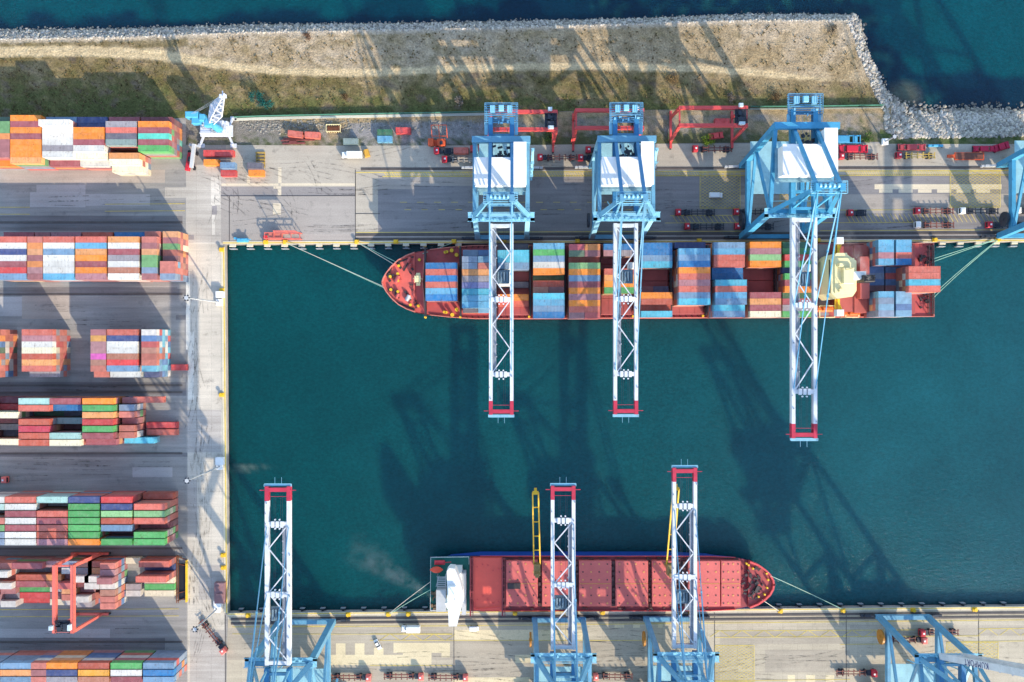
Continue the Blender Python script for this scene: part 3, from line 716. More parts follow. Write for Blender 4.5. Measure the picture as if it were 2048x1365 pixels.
for i in range(26):
    px = random.uniform(775,834); hw = interp([(p[0],p[1]) for p in prof], px)-1.2; y = random.uniform(-hw,hw); wl.cbox(lx(px), y, ZD+.75, random.uniform(.4,1.6), random.uniform(.3,1.2), random.uniform(.3,1.0), random.uniform(0,3))
tag(wl.build('deck_fittings', dark, SH), kind='stuff')
HZ = 7.0
bays = [(852,915.5),(924,986),(996,1057.5),(1067,1128.5),(1138,1200.5),(1209,1271),(1282.5,1344.5),(1355,1417.5),(1427.5,1490),(1500,1562.5),(1570,1632)]
HN = 17.4
for i, (x0, x1) in enumerate(bays):
    a, b = (x0-CX)*(H-HN)/F - A0.x - .35, (x1-CX)*(H-HN)/F - A0.x + .35
    w = 8.2 if i == 0 else 12.0 if i == 1 else 13.6
    m_ = MB()
    for k in range(4):
        y0 = -w + 2*w*k/4; m_.cbox((a+b)/2, y0+w/4, ZD, b-a, w/2-.12, HZ-ZD-.02, 0, bev=.12)
    for k in range(5): m_.beam((a+.4+(b-a-.8)*k/4, -w+.3, HZ+.03),(a+.4+(b-a-.8)*k/4, w-.3, HZ+.03),.16,.1)
    m_.build('hatch_cover', hatchred, SH)
    lb = MB()                                               # lashing bridge ahead of each bay
    for y in [-13.8+27.6*k/10 for k in range(11)]: lb.beam((a-.75,y,ZD),(a-.75,y,ZD+5.5),.3,.3)
    for z in (ZD+3, ZD+5.5): lb.beam((a-.75,-14,z),(a-.75,14,z),.7,.12)
    lb.build('lashing_bridge', dark, SH)
    for sy in (-1, 1): MB().tube((a-1.2, sy*14.2, ZD),(a-1.2, sy*14.2, ZD+1.3),.5,8).build('deck_bollard', yellow, SH)
    sp_ = MB()
    for k in range(5):
        for sy in (-1, 1): sp_.beam((a+1.2+k*2.4, sy*13.8, ZD+.05),(a+1.8+k*2.4, sy*14.6, ZD+.7),.25,.3)
    sp_.build('side_bracket', dark, SH)
def ship_row(bi, y, cols, tiers, hn=None):
    """one transverse row: y px of its centre; cols has one letter (40 ft) or two (a pair of 20 ft)"""
    x0, x1 = bays[bi]
    t = tiers; top = HZ + 2.59*t; s = (H-top)/F; Y = (CY-y)*s; sN = (H-HN)/F
    X = ((x0+x1)/2-CX)*sN
    r = {0:12.7,1:12.9}.get(bi, 12.5); base = {0:526,1:500,2:488,3:486.7,4:488.5,5:488,6:486,7:484.5,8:484.8,9:484,10:484}[bi]
    ro = ORD[max(0, int(round((y-base)/r - .5)))]
    for k, ch in enumerate(cols):
        xx = X if len(cols) == 1 else X + (-3.07 if k == 0 else 3.07)
        extra = '' if len(cols) == 1 else (' forward' if k == 0 else ' after')
        lab = f"{CC[ch][0]}{extra} container on the red ship, {ORD[bi]} bay from bow, {ro} row from quay"
        stack(xx, Y, HZ, 12.19 if len(cols) == 1 else 6.06, ch, t, lab, 'containers carried on the red ship', math.radians(.28), 1.1)
def ship_bay(bi, y0, pitch, spec):
    for i, it in enumerate(spec):
        if it == '.': continue
        cols, t = it[:-1], int(it[-1]); ship_row(bi, y0 + (i+.5)*pitch, cols, t)
ship_bay(0, 525.7, 12.7, ['B5','S5','B5','S5','L5','B5'])
ship_bay(1, 499.8, 12.95, ['UB2','UL4','US4','T4','E4','I4','A4','L4','L4'])
ship_row(1, 620, 'KL', 2)
ship_bay(2, 488, 12.5, ['K1','A5','A5','U5'])
ship_row(2, 570, 'K', 1); ship_row(2, 595, 'O', 2); ship_row(2, 607, 'S', 1)
ship_bay(3, 486.7, 12.5, ['L4','G4','U4','W4','O4','D2','X3','Fm3','A4','L4','U4','B4'])
ship_bay(4, 488.5, 12.45, ['cO4','DM4','X3','g4','O4','U4','M4','O4','V4','O4','S4','VR4'])
ship_bay(5, 488, 12.4, ['B3','VE3','.','.','S4','T4','O4','G4'])
ship_bay(6, 486, 12.4, ['B4','B4','U4','A4','.','.','.','MN1','O4','X4','X3','A4'])
ship_bay(7, 484.5, 12.55, ['N2','L5','U5','B5','O5','S5','V5','S5','U5','A5'])
ship_bay(8, 484.8, 12.5, ['U4','L4','S4','S4','B3','B3','A5','S5','L5','U5','A4','U4'])
ship_bay(9, 484, 12.6, ['O4','V4','g4','O4','.','.','.','.','M4','T4','M4','C4'])
ship_bay(10, 484, 12.6, ['D3','G3','R4','G4','N3','G4','M4','O4','D3','M3','E3','G3'])
# accommodation
def bx(px0, px1, py0, py1, h):      # px rectangle at height h -> local x0,x1,y0,y1
    a, b = P(px0, py1, h), P(px1, py0, h); return a.x-A0.x, b.x-A0.x, a.y-A0.y, b.y-A0.y
SUP = empty('superstructure', (0,0,0)); SUP.parent = SH
def part(mb, name, mat, par=None): return mb.build(name, mat, par or SH)
x0,x1,y0,y1 = bx(1662.5,1713,508,599.6,27); ac = MB()
c_ = [(x0,y0+2.2),(x0+2.2,y0),(x1-1.5,y0+.8),(x1,y0+3),(x1,y1-3),(x1-3.5,y1-.6),(x1-3.5,y1),(x0+2.2,y1),(x0,y1-2.2)]
ac.prism(c_, 12, 27); part(ac, 'accommodation_block', cream, SUP)
mb = MB(); mb.prism([(x0+1.2,y0+2),(x1-1,y0+2),(x1-1,y1-2),(x0+1.2,y1-2)], 27, 27.5); mb.cbox((x0+x1)/2+1,0,27.5,4,6,1.6,bev=.2); mb.cbox((x0+x1)/2-2,4,27.5,1.6,1.2,2.4).cbox((x0+x1)/2-1.5,-5.5,27.5,1.6,1.2,1.2)
mb.tube(((x0+x1)/2,2.2,27.5),((x0+x1)/2,2.2,36),.22,6).beam(((x0+x1)/2,-.2,33),((x0+x1)/2,4.6,33),.3,.15).tube((x0+3,-3,27.5),(x0+3,-3,30),.12,6)
part(mb, 'bridge_roof', cream, SUP)
mb = MB()
for z in (25.4,):
    mb.box(x0-.03, x0+.1, y0+2.4, y1-2.4, z-.7, z+.5)
part(mb, 'bridge_window', black, SUP)
for (wx0,wx1,wy0,wy1) in ((1673.5,1688,476,489.5),(1673.5,1688,621,634)):
    a,b,c,d = bx(wx0,wx1,wy0,wy1,26); mb = MB().cbox((a+b)/2,(c+d)/2,23.2,b-a,d-c,2.8,bev=.15); part(mb, 'bridge_wing', white, SUP)
    inner = y1 if c > 0 else y0; mid = (a+b)/2
    st = MB(); e = c if c > 0 else d
    st.beam((mid-1.1,e,24),(mid-.3,inner,22),.55,.6).beam((mid+1.1,e,24),(mid+.4,inner,22),.55,.6).beam((mid,e,24.3),(mid,inner,24.3),.9,.2); part(st, 'wing_strut', yellow, SUP)
x0,x1,y0,y1 = bx(1637,1658,500,626,8); part(MB().box(x0,x1,-14.3,14.3,ZD,8), 'cross_deck', paint('deck_grey', (150,142,136), var=.2, gamt=.4, scale=.2))
mb = MB(); mb.box(lx(1640),lx(1700),-14.4,14.4,ZD,6.6); mb.box(lx(1662),lx(1722),-13,13,6.6,12); part(mb, 'deck_house', paint('house_red', (178,92,84), var=.15, gamt=.35, scale=.2), SUP)
x0,x1,y0,y1 = bx(1712,1737,500,632,14); mb = MB(); mb.box(x0,x1,-13.5,13.5,ZD,12.5); mb.box(x0+.8,x1-.5,-8,8.5,12.5,16); part(mb, 'engine_casing', paint('house_red', (178,92,84)), SUP)
x0,x1,y0,y1 = bx(1704,1737,544,561,30); fn = MB(); fn.cbox((x0+x1)/2,(y0+y1)/2,14,x1-x0,y1-y0,14.5,bev=.5); fo = part(fn, 'funnel', white)
a,b,c,d = bx(1729,1751,552,566,31); mb = MB().cbox((a+b)/2,(c+d)/2,24,b-a,d-c,7,bev=.3)
for k in (-1,0,1): mb.tube(((a+b)/2+k*1.1,(c+d)/2,31),((a+b)/2+k*1.1,(c+d)/2,32.4),.42,8)
mb.build('exhaust_stack', black, fo)
for (px, py) in ((1704,629),(1651,620)):
    v = P(px, py, 11); o = MB(); Lb = 3.6
    o.cbox(v.x-A0.x, v.y-A0.y, 8.6, 2*Lb, 2.4, 2.2, bev=.7); o.cbox(v.x-A0.x+.3, v.y-A0.y, 10.8, 3, 1.5, .8, bev=.3); o.build('lifeboat', orangep, SH)
fr = MB()
for (px0, px1) in ((1690,1716),(1638,1668)):
    a,b,c,d = bx(px0,px1,614,637,10)
    for p, q in (((a,c),(b,c)),((a,d),(b,d)),((a,c),(a,d)),((b,c),(b,d))): fr.beam((*p,10.5),(*q,10.5),.3,.3)
    for p in ((a,c),(b,c),(a,d),(b,d)): fr.beam((*p,ZD),(*p,10.5),.3,.3)
fr.build('boat_frame', cream, SH)
# after deck: stacks, stern gear
bays.append((1757,1788)); bays.append((1792.5,1823)); 
def aft(px0, px1, y0, pitch, cols, t, bw):
    top = HZ + 2.59*t; s = (H-top)/F
    for i, ch in enumerate(cols):
        x = ((px0+px1)/2-CX)*s; y = (CY-(y0+(i+.5)*pitch))*s
        stack(x, y, HZ, 12.19 if px1-px0 > 45 else 6.06, ch, t, f"{CC[ch][0]} container aft of the red ship's bridge, {bw}, {ORD[i]} from quay", 'containers carried on the red ship', math.radians(.28), 1.1)
aft(1757,1788,479.8,12.6,'LLVL',5,'north forward stack'); aft(1792.5,1823.3,479.8,12.6,'LLSB',5,'north after stack')
aft(1752,1767,534,12.5,'BBBB',2,'centre forward stack') if False else None
aft(1757,1788,583,12.7,'LULU',5,'south forward stack'); aft(1792.5,1823.3,583,12.7,'LLBL',5,'south after stack')
aft(1738.5,1768,534,12.4,'BUBm',2,'centre forward stack'); aft(1771.5,1801,534,12.4,'BRBM',2,'centre middle stack')
aft(1818,1880.6,533,12.9,'SSAS',6,'overhanging stern stack')
mb = MB()
for (a,b) in ((1752,1822),): mb.box(lx(a)-.5, lx(1835)-2, -13.9, 13.9, ZD, HZ-.02)
mb.build('hatch_cover', hatchred, SH)
sg = MB()
for y in [-13.5+27*k/12 for k in range(13)]: sg.beam((lx(1853),y,ZD),(lx(1853),y,ZD+2.2),.25,.25); sg.beam((lx(1853),y,ZD+2.2),(lx(1862),y,ZD+2.2),.2,.2)
for z in (1.1,2.2):
    for px in (1853,1862): sg.beam((lx(px),-14,ZD+z),(lx(px),14,ZD+z),.3,.15)
for i in range(22): sg.cbox(lx(random.uniform(1838,1860)), random.uniform(-13,13), ZD, random.uniform(.5,1.8), random.uniform(.4,1.6), random.uniform(.5,1.4), random.uniform(0,3))
tag(sg.build('stern_gear', dark, SH), kind='stuff')
part(MB().box(lx(1866)-.3, lx(1866)+.05, -HB+.1, HB-.1, ZD, ZD+1.0), 'stern_rail', railpale)

# ------------------------------------------------------------------ bulk carrier
Z2 = 4.0; B0 = P(1200, 1167, Z2)
BK = empty('bulk_carrier', (B0.x, B0.y, 0), 0, 'empty bulk carrier with salmon hatches, green after deck and yellow deck cranes, south quay', 'ship')
def lx2(px, h=Z2): return (px-CX)*(H-h)/F - B0.x
def ly2(py, h=Z2): return (CY-py)*(H-h)/F - B0.y
bp = [(1545,.05,0),(1543,2.2,0),(1537,4.4,.3),(1528,6.2,1.0),(1514,8.2,2.4),(1497,9.6,4.6),(1470,10.7,8),(1420,11.2,10.4),(1340,11.25,11.2),(960,11.25,11.2),(900,11.2,10),(872,11.0,7),(860,10.6,5)]
st2 = [(lx2(px), hd, hw, (-5 if hd < 3 else -4*max(0,(11.2-hd)/11)) if px > 1300 else 0, 0) for px, hd, hw in bp][::-1]
h2 = hull(BK, [(x,hd,hw,xo,0) for x,hd,hw,xo,_ in st2], (Z2,-8), [paint('hull_blue', (28,76,158), var=.15, gamt=.3)])
# flip winding because stations run stern to bow here
salmon = paint('hatch_salmon', (210,104,98), var=.1, gamt=.35, scale=.14); sred = paint('deck_maroon', (146,62,66), var=.2, gamt=.5, scale=.2); sbright = paint('deck_coral', (226,92,78), var=.08, gamt=.25, scale=.15); greend = paint('deck_green', (22,104,92), var=.15, gamt=.35, scale=.25)
main = [s for s in st2 if s[0] >= lx2(941)-.1 or True]
def outline2(xa, xb, inset=.2):
    pts = [(xa, interp([(s[0], s[1]) for s in st2], xa)-inset)] + [(s[0], s[1]-inset) for s in st2 if xa < s[0] < xb and s[1] > inset] + ([(xb, max(0.05, interp([(s[0], s[1]) for s in st2], xb)-inset))])
    return pts + [(x,-y) for x, y in pts[::-1]]
MB().prism(outline2(lx2(941), lx2(1545)-.2), Z2-.5, Z2-.02).build('deck', sred, BK)
MB().prism(outline2(lx2(860), lx2(941)-.02), Z2-.5, Z2+.0).build('poop_deck', greend, BK)
MB().prism(outline2(lx2(1495), lx2(1545)-.3, .35), Z2-.02, Z2+1.2).build('forecastle_deck', paint('foredeck_dark_red', (176,76,74), var=.25, gamt=.6, scale=.4), BK)
bulwark(BK, [(max(s[0], lx2(1488)), interp([(q[0],q[1]) for q in st2], max(s[0], lx2(1488))),0,0,0) for s in st2 if s[0] > lx2(1475)], Z2, 2.3, paint('bow_red', (222,84,84), var=.1), 'bow_bulwark', .7)
bulwark(BK, [(s[0], s[1], 0, 0, 0) for s in st2 if lx2(941)-1 < s[0] < lx2(1490)], Z2, .6, paint('bow_red', (222,84,84)), 'bulwark', .25)
mb = MB(); mb.box(lx2(946), lx2(1004), ly2(1219), ly2(1114), Z2, Z2+1.6); MBp = mb.build('after_hatch', sbright, BK)
hp = MB()
for i in range(5):
    for j in range(2): hp.cbox(lx2(955+i*10.5), ly2(1135+j*62+random.uniform(-8,8)), Z2+1.6, .5, .5, .25)
hp.path([(lx2(949),ly2(1200),Z2+2),(lx2(949),ly2(1214),Z2+2),(lx2(962),ly2(1216),Z2+2),(lx2(1000),ly2(1212),Z2+2)], .18); hp.build('hatch_pipe', paint('bow_red', (222,84,84)), MBp)
for (a, b) in ((1012,1075.5),(1084,1146),(1158,1223),(1231,1296),(1304,1346),(1376,1440),(1442,1481)):
    mb = MB(); x0, x1, y0, y1 = lx2(a,6), lx2(b,6), ly2(1213,6), ly2(1122,6); ym = (y0+y1)/2
    mb.cbox((x0+x1)/2,(y0+ym)/2-.02,Z2,x1-x0,ym-y0-.06,2.2,bev=.15).cbox((x0+x1)/2,(y1+ym)/2+.02,Z2,x1-x0,y1-ym-.06,2.2,bev=.15); hc = mb.build('hatch_cover', salmon, BK)
    if a == 1012: dt = MB(); dk = MB()
    for i in range(4):
        for j in range(6):
            x, y = x0+(x1-x0)*(.12+.25*i), y0+(y1-y0)*(.07+.172*j)
            (dt if (i+j) % 2 else dk).tube((x,y,Z2+2.2),(x,y,Z2+2.32),.38 if (i+j)%2 else .3,8)
    dt.beam((x0+.3,ym,Z2+2.26),(x1-.3,ym,Z2+2.26),.22,.08)
    if a == 1442: tag(dt.build('lashing_socket', paint('socket_gold', (222,156,92)), BK), kind='stuff'); tag(dk.build('cover_clamp', dark, BK), kind='stuff')
MB().box(lx2(1015),lx2(1041),ly2(1174),ly2(1163),Z2+2.2,Z2+2.9).build('stacked_frame', dark, BK)
gp = MB()                                                       # gear in the gaps between hatches and along the sides
for px in (1008,1079.5,1152,1227,1300,1350,1358,1366):
    gp.box(lx2(px)-.9, lx2(px)+.9, ly2(1212), ly2(1123), Z2-.02, Z2+.5)
    for j in range(9):
        gp.cbox(lx2(px)+random.uniform(-.6,.6), ly2(1125+j*10.4), Z2+.5, random.uniform(.5,1.3), random.uniform(.5,1.6), random.uniform(.4,1.3), 0)
for i in range(60):
    gp.cbox(lx2(random.uniform(1010,1480)), random.choice((1,-1))*random.uniform(9.6,10.6), Z2-.02, random.uniform(.4,1.6), random.uniform(.3,.8), random.uniform(.3,1.1), 0)
tag(gp.build('deck_gear', paint('gear_brown', (98,66,62), var=.4, gamt=.5, scale=.6), BK), kind='stuff')
mb = MB()
for px in (1005,941.5): mb.beam((lx2(px),-12.6,Z2+2.2),(lx2(px),11,Z2+2.2),.6,.3).beam((lx2(px)+1,-12.6,Z2+2.2),(lx2(px)+1,11,Z2+2.2),.3,.3)
for px in (1005,941.5):
    for j in range(9): mb.beam((lx2(px),-11+j*2.7,Z2),(lx2(px),-11+j*2.7,Z2+2.2),.3,.3); mb.beam((lx2(px),-11+j*2.7,Z2+2.2),(lx2(px)+1,-11+j*2.7,Z2+2.2),.3,.2)
mb.build('gantry_rail', sred, BK)
mb = MB()
for i in range(44):
    px = random.uniform(1484,1522); hw = interp([(q[0],q[1]) for q in st2], lx2(px))-1.4
    mb.cbox(lx2(px), random.uniform(-hw,hw), Z2+1.1, random.uniform(.4,1.8), random.uniform(.3,1.3), random.uniform(.2,1.2), random.uniform(0,3))
tag(mb.build('foredeck_gear', dark, BK), kind='stuff'); MB().beam((lx2(1508),-3,Z2+2),(lx2(1514),-.5,Z2+2.2),1.2,.8).build('windlass', dark, BK)
mb = MB()
for (px,y) in ((1490,8.6),(1494,8.0),(1503,6.6),(1530,4.6),(1526,-3.9),(1514,-4.8),(1531,-1.2),(1533,2.0)): mb.tube((lx2(px),y,Z2+1.2),(lx2(px),y,Z2+2.5),.4,8)
mb.build('deck_bollard', yellow, BK)
for (px,py,tx,ty,lb) in ((1074,1139,1071,986,'a'),(1340,1139,1352,978,'b')):
    pd = MB(); a = Vector((lx2(px,13),ly2(py,13),0)); pd.tube((a.x,a.y,Z2),(a.x,a.y,13),1.1,12).cbox(a.x,a.y,11.5,2.6,4.4,3.2,bev=.3).cbox(a.x,a.y-1.6,13.8,1.6,1.6,2.6); dc = pd.build('deck_crane', paint('crane_olive', (150,126,78), var=.2, gamt=.5, scale=.5), BK)
    jb = MB(); t = P(tx,ty,24); t = Vector((t.x-B0.x,t.y-B0.y,24)); r0 = Vector((a.x,a.y+2,12.6)); dr = (t-r0).normalized(); n = Vector((dr.y,-dr.x,0)).normalized()
    for s_ in (-1,1): jb.beam(r0+n*s_*1.25, t+n*s_*1.1, .5,.7)
    for k in range(6): q = r0.lerp(t,k/5); jb.beam(q+n*1.2,q-n*1.2,.35,.4)
    jb.cbox(t.x,t.y,23.6,2.2,1.2,.9).cbox(t.x,t.y+1,23.6,1,1.6,.7); jb.build('jib', yellow, dc)
# after house
SP2 = empty('superstructure', (0,0,0)); SP2.parent = BK
x0,x1 = lx2(899,14), lx2(922,14); part(MB().cbox((x0+x1)/2,0,Z2,x1-x0,15,12,bev=.2), 'accommodation_block', white, SP2)
a = P(925,1253,22); b = P(896,1137,22); bx0, bx1, by0, by1 = b.x-B0.x, a.x-B0.x, a.y-B0.y, b.y-B0.y
mb = MB(); mb.prism([(bx0+.3,by0),(bx1-2.2,by0),(bx1-1.0,by0+5),(bx1-.6,by0+9),(bx1+.4,by0+9.5),(bx1+.1,by1-9),(bx1-1.6,by1-3.5),(bx1-3,by1-.2),(bx0+.6,by1),(bx0-.5,by1-1.2),(bx0-.2,by0+9),(bx0-1.2,by0+8.8),(bx0+.1,by0+6)], 16, 22); part(mb, 'bridge', white, SP2)
mb = MB()
mb.cbox((bx0+bx1)/2-1.2,2.5,22,3,4,1.2,bev=.2).tube(((bx0+bx1)/2,1,22),((bx0+bx1)/2,1,29),.2,6).beam(((bx0+bx1)/2,-1.5,27),((bx0+bx1)/2,3.5,27),.25,.2); part(mb, 'radar_mast', white, SP2)
part(MB().box(lx2(925),lx2(933),ly2(1222),ly2(1140),Z2,Z2+5).box(lx2(917),lx2(926),ly2(1148),ly2(1136),Z2,Z2+4), 'deck_house', greyp, SP2)
mb = MB(); v = P(889,1196,24); mb.cbox(v.x-B0.x, v.y-B0.y, Z2, 5.2, 5.4, 19, bev=.6); fo2 = part(mb, 'funnel', white)
v = P(868,1193,25); MB().tube((v.x-B0.x+3.6,v.y-B0.y,22.5),(v.x-B0.x-.2,v.y-B0.y,25.4),.6,8).cbox(v.x-B0.x+3.4,v.y-B0.y+.2,21,3.4,3,2.4,bev=.4).build('exhaust_stack', black, fo2)
part(MB().box(lx2(875),lx2(894),ly2(1214),ly2(1172),Z2,Z2+6), 'deck_house', greyp, SP2)
mb = MB()
for k in range(6): mb.beam((lx2(876),ly2(1149+k*3.6),Z2+4),(lx2(893),ly2(1149+k*3.6),Z2+4),.35,.1)
mb.beam((lx2(874),ly2(1168),Z2+4),(lx2(880),ly2(1146),Z2+4),.2,.3).beam((lx2(893),ly2(1168),Z2+4),(lx2(893),ly2(1144),Z2+4),.2,.3)
for px in (876,892): mb.beam((lx2(px),ly2(1148),Z2),(lx2(px),ly2(1148),Z2+4),.2,.2).beam((lx2(px),ly2(1167),Z2),(lx2(px),ly2(1167),Z2+4),.2,.2)
mb.build('gangway_stair', greyp, BK)
v = (lx2(873,7), ly2(1140,7)); mb = MB()
for k in range(9):
    t0, t1 = -1+2*k/9, -1+2*(k+1)/9
    mb.tube((v[0]+t0*2.6,v[1],7),(v[0]+t1*2.6,v[1],7),1.35*max(.15,(1-abs(t0)**2.4)),10,1.35*max(.15,(1-abs(t1)**2.4)))
mb.build('lifeboat', paint('boat_red_orange', (236,86,58)), BK)
MB().cbox(lx2(880),ly2(1124),Z2+.8,4.2,1.7,1.2,bev=.5).beam((lx2(886),ly2(1124),Z2+1.5),(lx2(903),ly2(1122),Z2+1.8),.3,.3).build('rescue_boat', paint('boat_red', (206,54,66)), BK)
mb = MB()
for (p, q) in (((862,1114),(938,1113)),((862,1114),(861,1220)),((861,1220),(938,1221)),((938,1113),(938,1128))): mb.rail([(lx2(p[0]),ly2(p[1]),Z2),(lx2(q[0]),ly2(q[1]),Z2)],1.1,.09)
mb.build('railing', white, BK)
mb = MB()
for i in range(26): mb.cbox(lx2(random.uniform(864,893)), ly2(random.uniform(1180,1219)), Z2, random.uniform(.4,1.6), random.uniform(.4,1.4), random.uniform(.4,1.4), random.uniform(0,3))
tag(mb.build('deck_gear', paint('gear_olive', (120,96,70), var=.4, gamt=.5, scale=.5), BK), kind='stuff')

# ------------------------------------------------------------------ place the containers: the largest in view singly, the rest as one mass
LIMIT = 305
cand.sort(key=lambda c: -c[0])
used = {}
for i, (vis, x, y, z, L, ch, ang, label, group, _) in enumerate(cand):
    if i < LIMIT and vis > 0:
        o = link('shipping_container', CM[L], loc=(x, y, z)); o.rotation_euler = (0, 0, ang + (math.pi if random.random() < .5 else 0))
        k = random.uniform(.92, 1.06); o.color = (*[min(.85, v*k) for v in alb(CC[ch][1])], 1)
        tag(o, label, 'container', group)
        used.setdefault(label, []).append(o)
    else: stuff_box(x, y, z, 12.19 if L >= 40 else 6.06, ch, ang)
so_ = stackmb.build('container_stack', SMAT); tag(so_, 'mixed colour lower tiers and small containers under the topmost stacked containers', 'containers', kind='stuff')
# ------------------------------------------------------------------ quay cranes
cblue = paint('crane_blue', (102,158,186), var=.18, gamt=.5, scale=.25); cblue2 = paint('crane_bright_blue', (72,154,192), var=.18, gamt=.45, scale=.25)
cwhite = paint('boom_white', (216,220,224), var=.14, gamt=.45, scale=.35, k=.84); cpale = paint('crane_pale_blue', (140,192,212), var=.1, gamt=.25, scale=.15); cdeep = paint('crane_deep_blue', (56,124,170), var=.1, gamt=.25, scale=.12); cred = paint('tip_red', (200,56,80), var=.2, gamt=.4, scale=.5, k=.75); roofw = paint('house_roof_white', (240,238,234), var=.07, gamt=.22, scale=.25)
cyanp = paint('platform_cyan', (150,196,206), var=.15, gamt=.4, scale=.25); railc = paint('handrail_cyan', (140,200,222), var=.1, gamt=.1); reel = paint('reel_ochre', (186,124,44)); mach = paint('machinery_dark', (52,58,68), var=.3, gamt=.5, scale=.6)
def walkway(mb, a, b, w, off):
    """grating with posts beside a girder from a to b"""
    a, b = Vector(a), Vector(b); d = (b-a).normalized(); n = Vector((d.y,-d.x,0))
    mb.beam(a+n*off, b+n*off, w, .08)
    mb.rail([a+n*(off+math.copysign(w/2,off)), b+n*(off+math.copysign(w/2,off))], 1.1, .09)
def quay_crane(loc, rz, label, W=20.2, hn=32.0, hb=31.0, ha=50.0, G=28.9, lean=4.3, lean2=3.6, lap=7.6, reach=69.9, back=45.4, lw=.85, rcol=None, col=cblue, mir=1, boom_up=None, lcol=None, house=(-24.6,-15,-9.6,9.1), hoff=0.0, letters=False):
    R = empty('quay_crane', loc, rz, label, 'crane', 'ship to shore cranes along the quays')
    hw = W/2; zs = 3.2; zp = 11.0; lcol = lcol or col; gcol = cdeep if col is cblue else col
    def wl(z): return -lean*(z-zs)/(hn-zs)
    hr = hb + 1.0
    def ll(z): return -G - lean2*(z-zs)/(hr-zs)
    for y in (0, -G):
        MB().beam((-hw-1.2,y,zs),(hw+1.2,y,zs),1.7,1.9).build('sill_beam', col, R)
        for sx in (-1, 1):
            b = MB()
            for k in (-1, 1):
                b.cbox(sx*hw+k*3.0, y, 1.0, 4.6, .9, 1.1); b.beam((sx*hw+k*3.0,y,2.0),(sx*hw+k*1.2,y,2.6),.7,.8)
                for q in (-1.6,-.55,.55,1.6): b.tube((sx*hw+k*3.0+q,y-.35,.55),(sx*hw+k*3.0+q,y+.35,.55),.45,10)
            b.cbox(sx*(hw+6.1), y, .4, 1.2, .8, 1.4); b.build('bogie', mach if y == 0 else greyp, R)
    for sx in (-1, 1):
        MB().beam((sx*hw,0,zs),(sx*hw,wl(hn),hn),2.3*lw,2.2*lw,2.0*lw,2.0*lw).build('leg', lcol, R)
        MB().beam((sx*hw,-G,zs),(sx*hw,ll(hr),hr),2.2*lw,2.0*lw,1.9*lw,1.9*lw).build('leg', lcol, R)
        MB().beam((sx*hw,wl(zp)-.8,zp),(sx*hw,ll(zp)+.8,zp),1.5*lw,2.2).build('portal_beam', col, R)
        MB().beam((sx*hw,wl(hn)-.8,hn),(sx*hw,ll(hr)+.8,hr-.6),1.3,1.5).build('side_chord', col, R)
        m = 21.0
        MB().beam((sx*hw,wl(zp)-1.6,zp+1.3),(sx*hw,ll(m)+.8,m),.95,.95).build('brace', cyanp if False else col, R)
        MB().beam((sx*hw,ll(m)+.8,m+1.0),(sx*hw,wl(hn)-1,hn-.9),.95,.95).build('brace', col, R)
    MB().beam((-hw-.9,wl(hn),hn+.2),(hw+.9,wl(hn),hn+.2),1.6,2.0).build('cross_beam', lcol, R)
    MB().beam((-hw-.9,ll(hr),hr+.6),(hw+.9,ll(hr),hr+.6),2.3,2.2).build('cross_beam', col, R)
    pf = MB(); pf.box(-hw+.9,hw-.9,-G-8.0,-16,zp-.1,zp+.15)
    for x in (-hw+2,-2,2,hw-2): pf.beam((x,-16,zp-.5),(x,-G-8,zp-.5),.4,.7)
    pf.build('platform', cyanp, R)
    st = MB()                                                   # stairs and cable reel on the side
    sx = mir; x = sx*(hw+1.9)
    for k in range(7):
        z = 3+k*(hn-6)/7; y0, y1 = (ll(z)+2, ll(z)+5.5) if k % 2 else (ll(z)+5.5, ll(z)+2)
        st.beam((x,y0,z),(x,y1,z+(hn-6)/7),.9,.12); st.cbox(x,y1,z+(hn-6)/7,1.2,1.2,.1)
    for yy in (ll(15)+1.4, ll(15)+6): st.beam((x,yy,1),(x,yy,hn),.18,.18)
    st.build('stair', railc, R)
    cr = MB(); cr.tube((-mir*(hw+1.5),-6,9),(-mir*(hw+2.3),-6,9),2.9,18).tube((-mir*(hw+1.3),-6,9),(-mir*(hw+2.5),-6,9),.6,8); cr.build('cable_reel', rcol or reel, R)
    # A-frame
    hg = 4.0; ap = MB()
    for sx in (-1, 1):
        ap.beam((sx*hw,wl(hn),hn+.6),(sx*hg,-lap,ha),1.7,1.5,1.3,1.2)
        ap.beam((sx*hg,wl(hn)-.3,hn+1),(sx*hg,-lap,ha),.7,.7)
        ap.cbox(sx*hg,-lap,ha-.5,1.8,2.4,1.7)
    ap.beam((-hg-.6,-lap,ha+.3),(hg+.6,-lap,ha+.3),1.0,1.1); ap.beam((-hg,-lap+1.4,ha-6),(hg,-lap+1.4,ha-6),.6,.6); apo = ap.build('pylon', col, R)
    pp = MB(); [pp.beam((-hg-2,-lap-2+k*.75,ha-1),(hg+2,-lap-2+k*.75,ha-1),.3,.1) for k in range(6)]; pp.rail([(-hg-2,-lap-2.2,ha-.9),(hg+2,-lap-2.2,ha-.9),(hg+2,-lap+1.9,ha-.9),(-hg-2,-lap+1.9,ha-.9),(-hg-2,-lap-2.2,ha-.9)],1.1,.1)
    for k in range(5): pp.tube((-3+k*1.5,-lap-.5,ha+.9),(-2.4+k*1.5,-lap-.5,ha+.9),.75,10)
    pp.build('sheave_platform', railc, apo)
    cw = MB(); y = wl(hn)                                         # walkway along the front cross beam
    cw.box(-hw-2.4,hw+2.4,y+.9,y+2.3,hn+.9,hn+1.0); cw.rail([(-hw-2.4,y+2.3,hn+1),(hw+2.4,y+2.3,hn+1)],1.1,.1); cw.rail([(-hw-2.4,y-1.0,hn+1.2),(hw+2.4,y-1.0,hn+1.2)],1.1,.1)
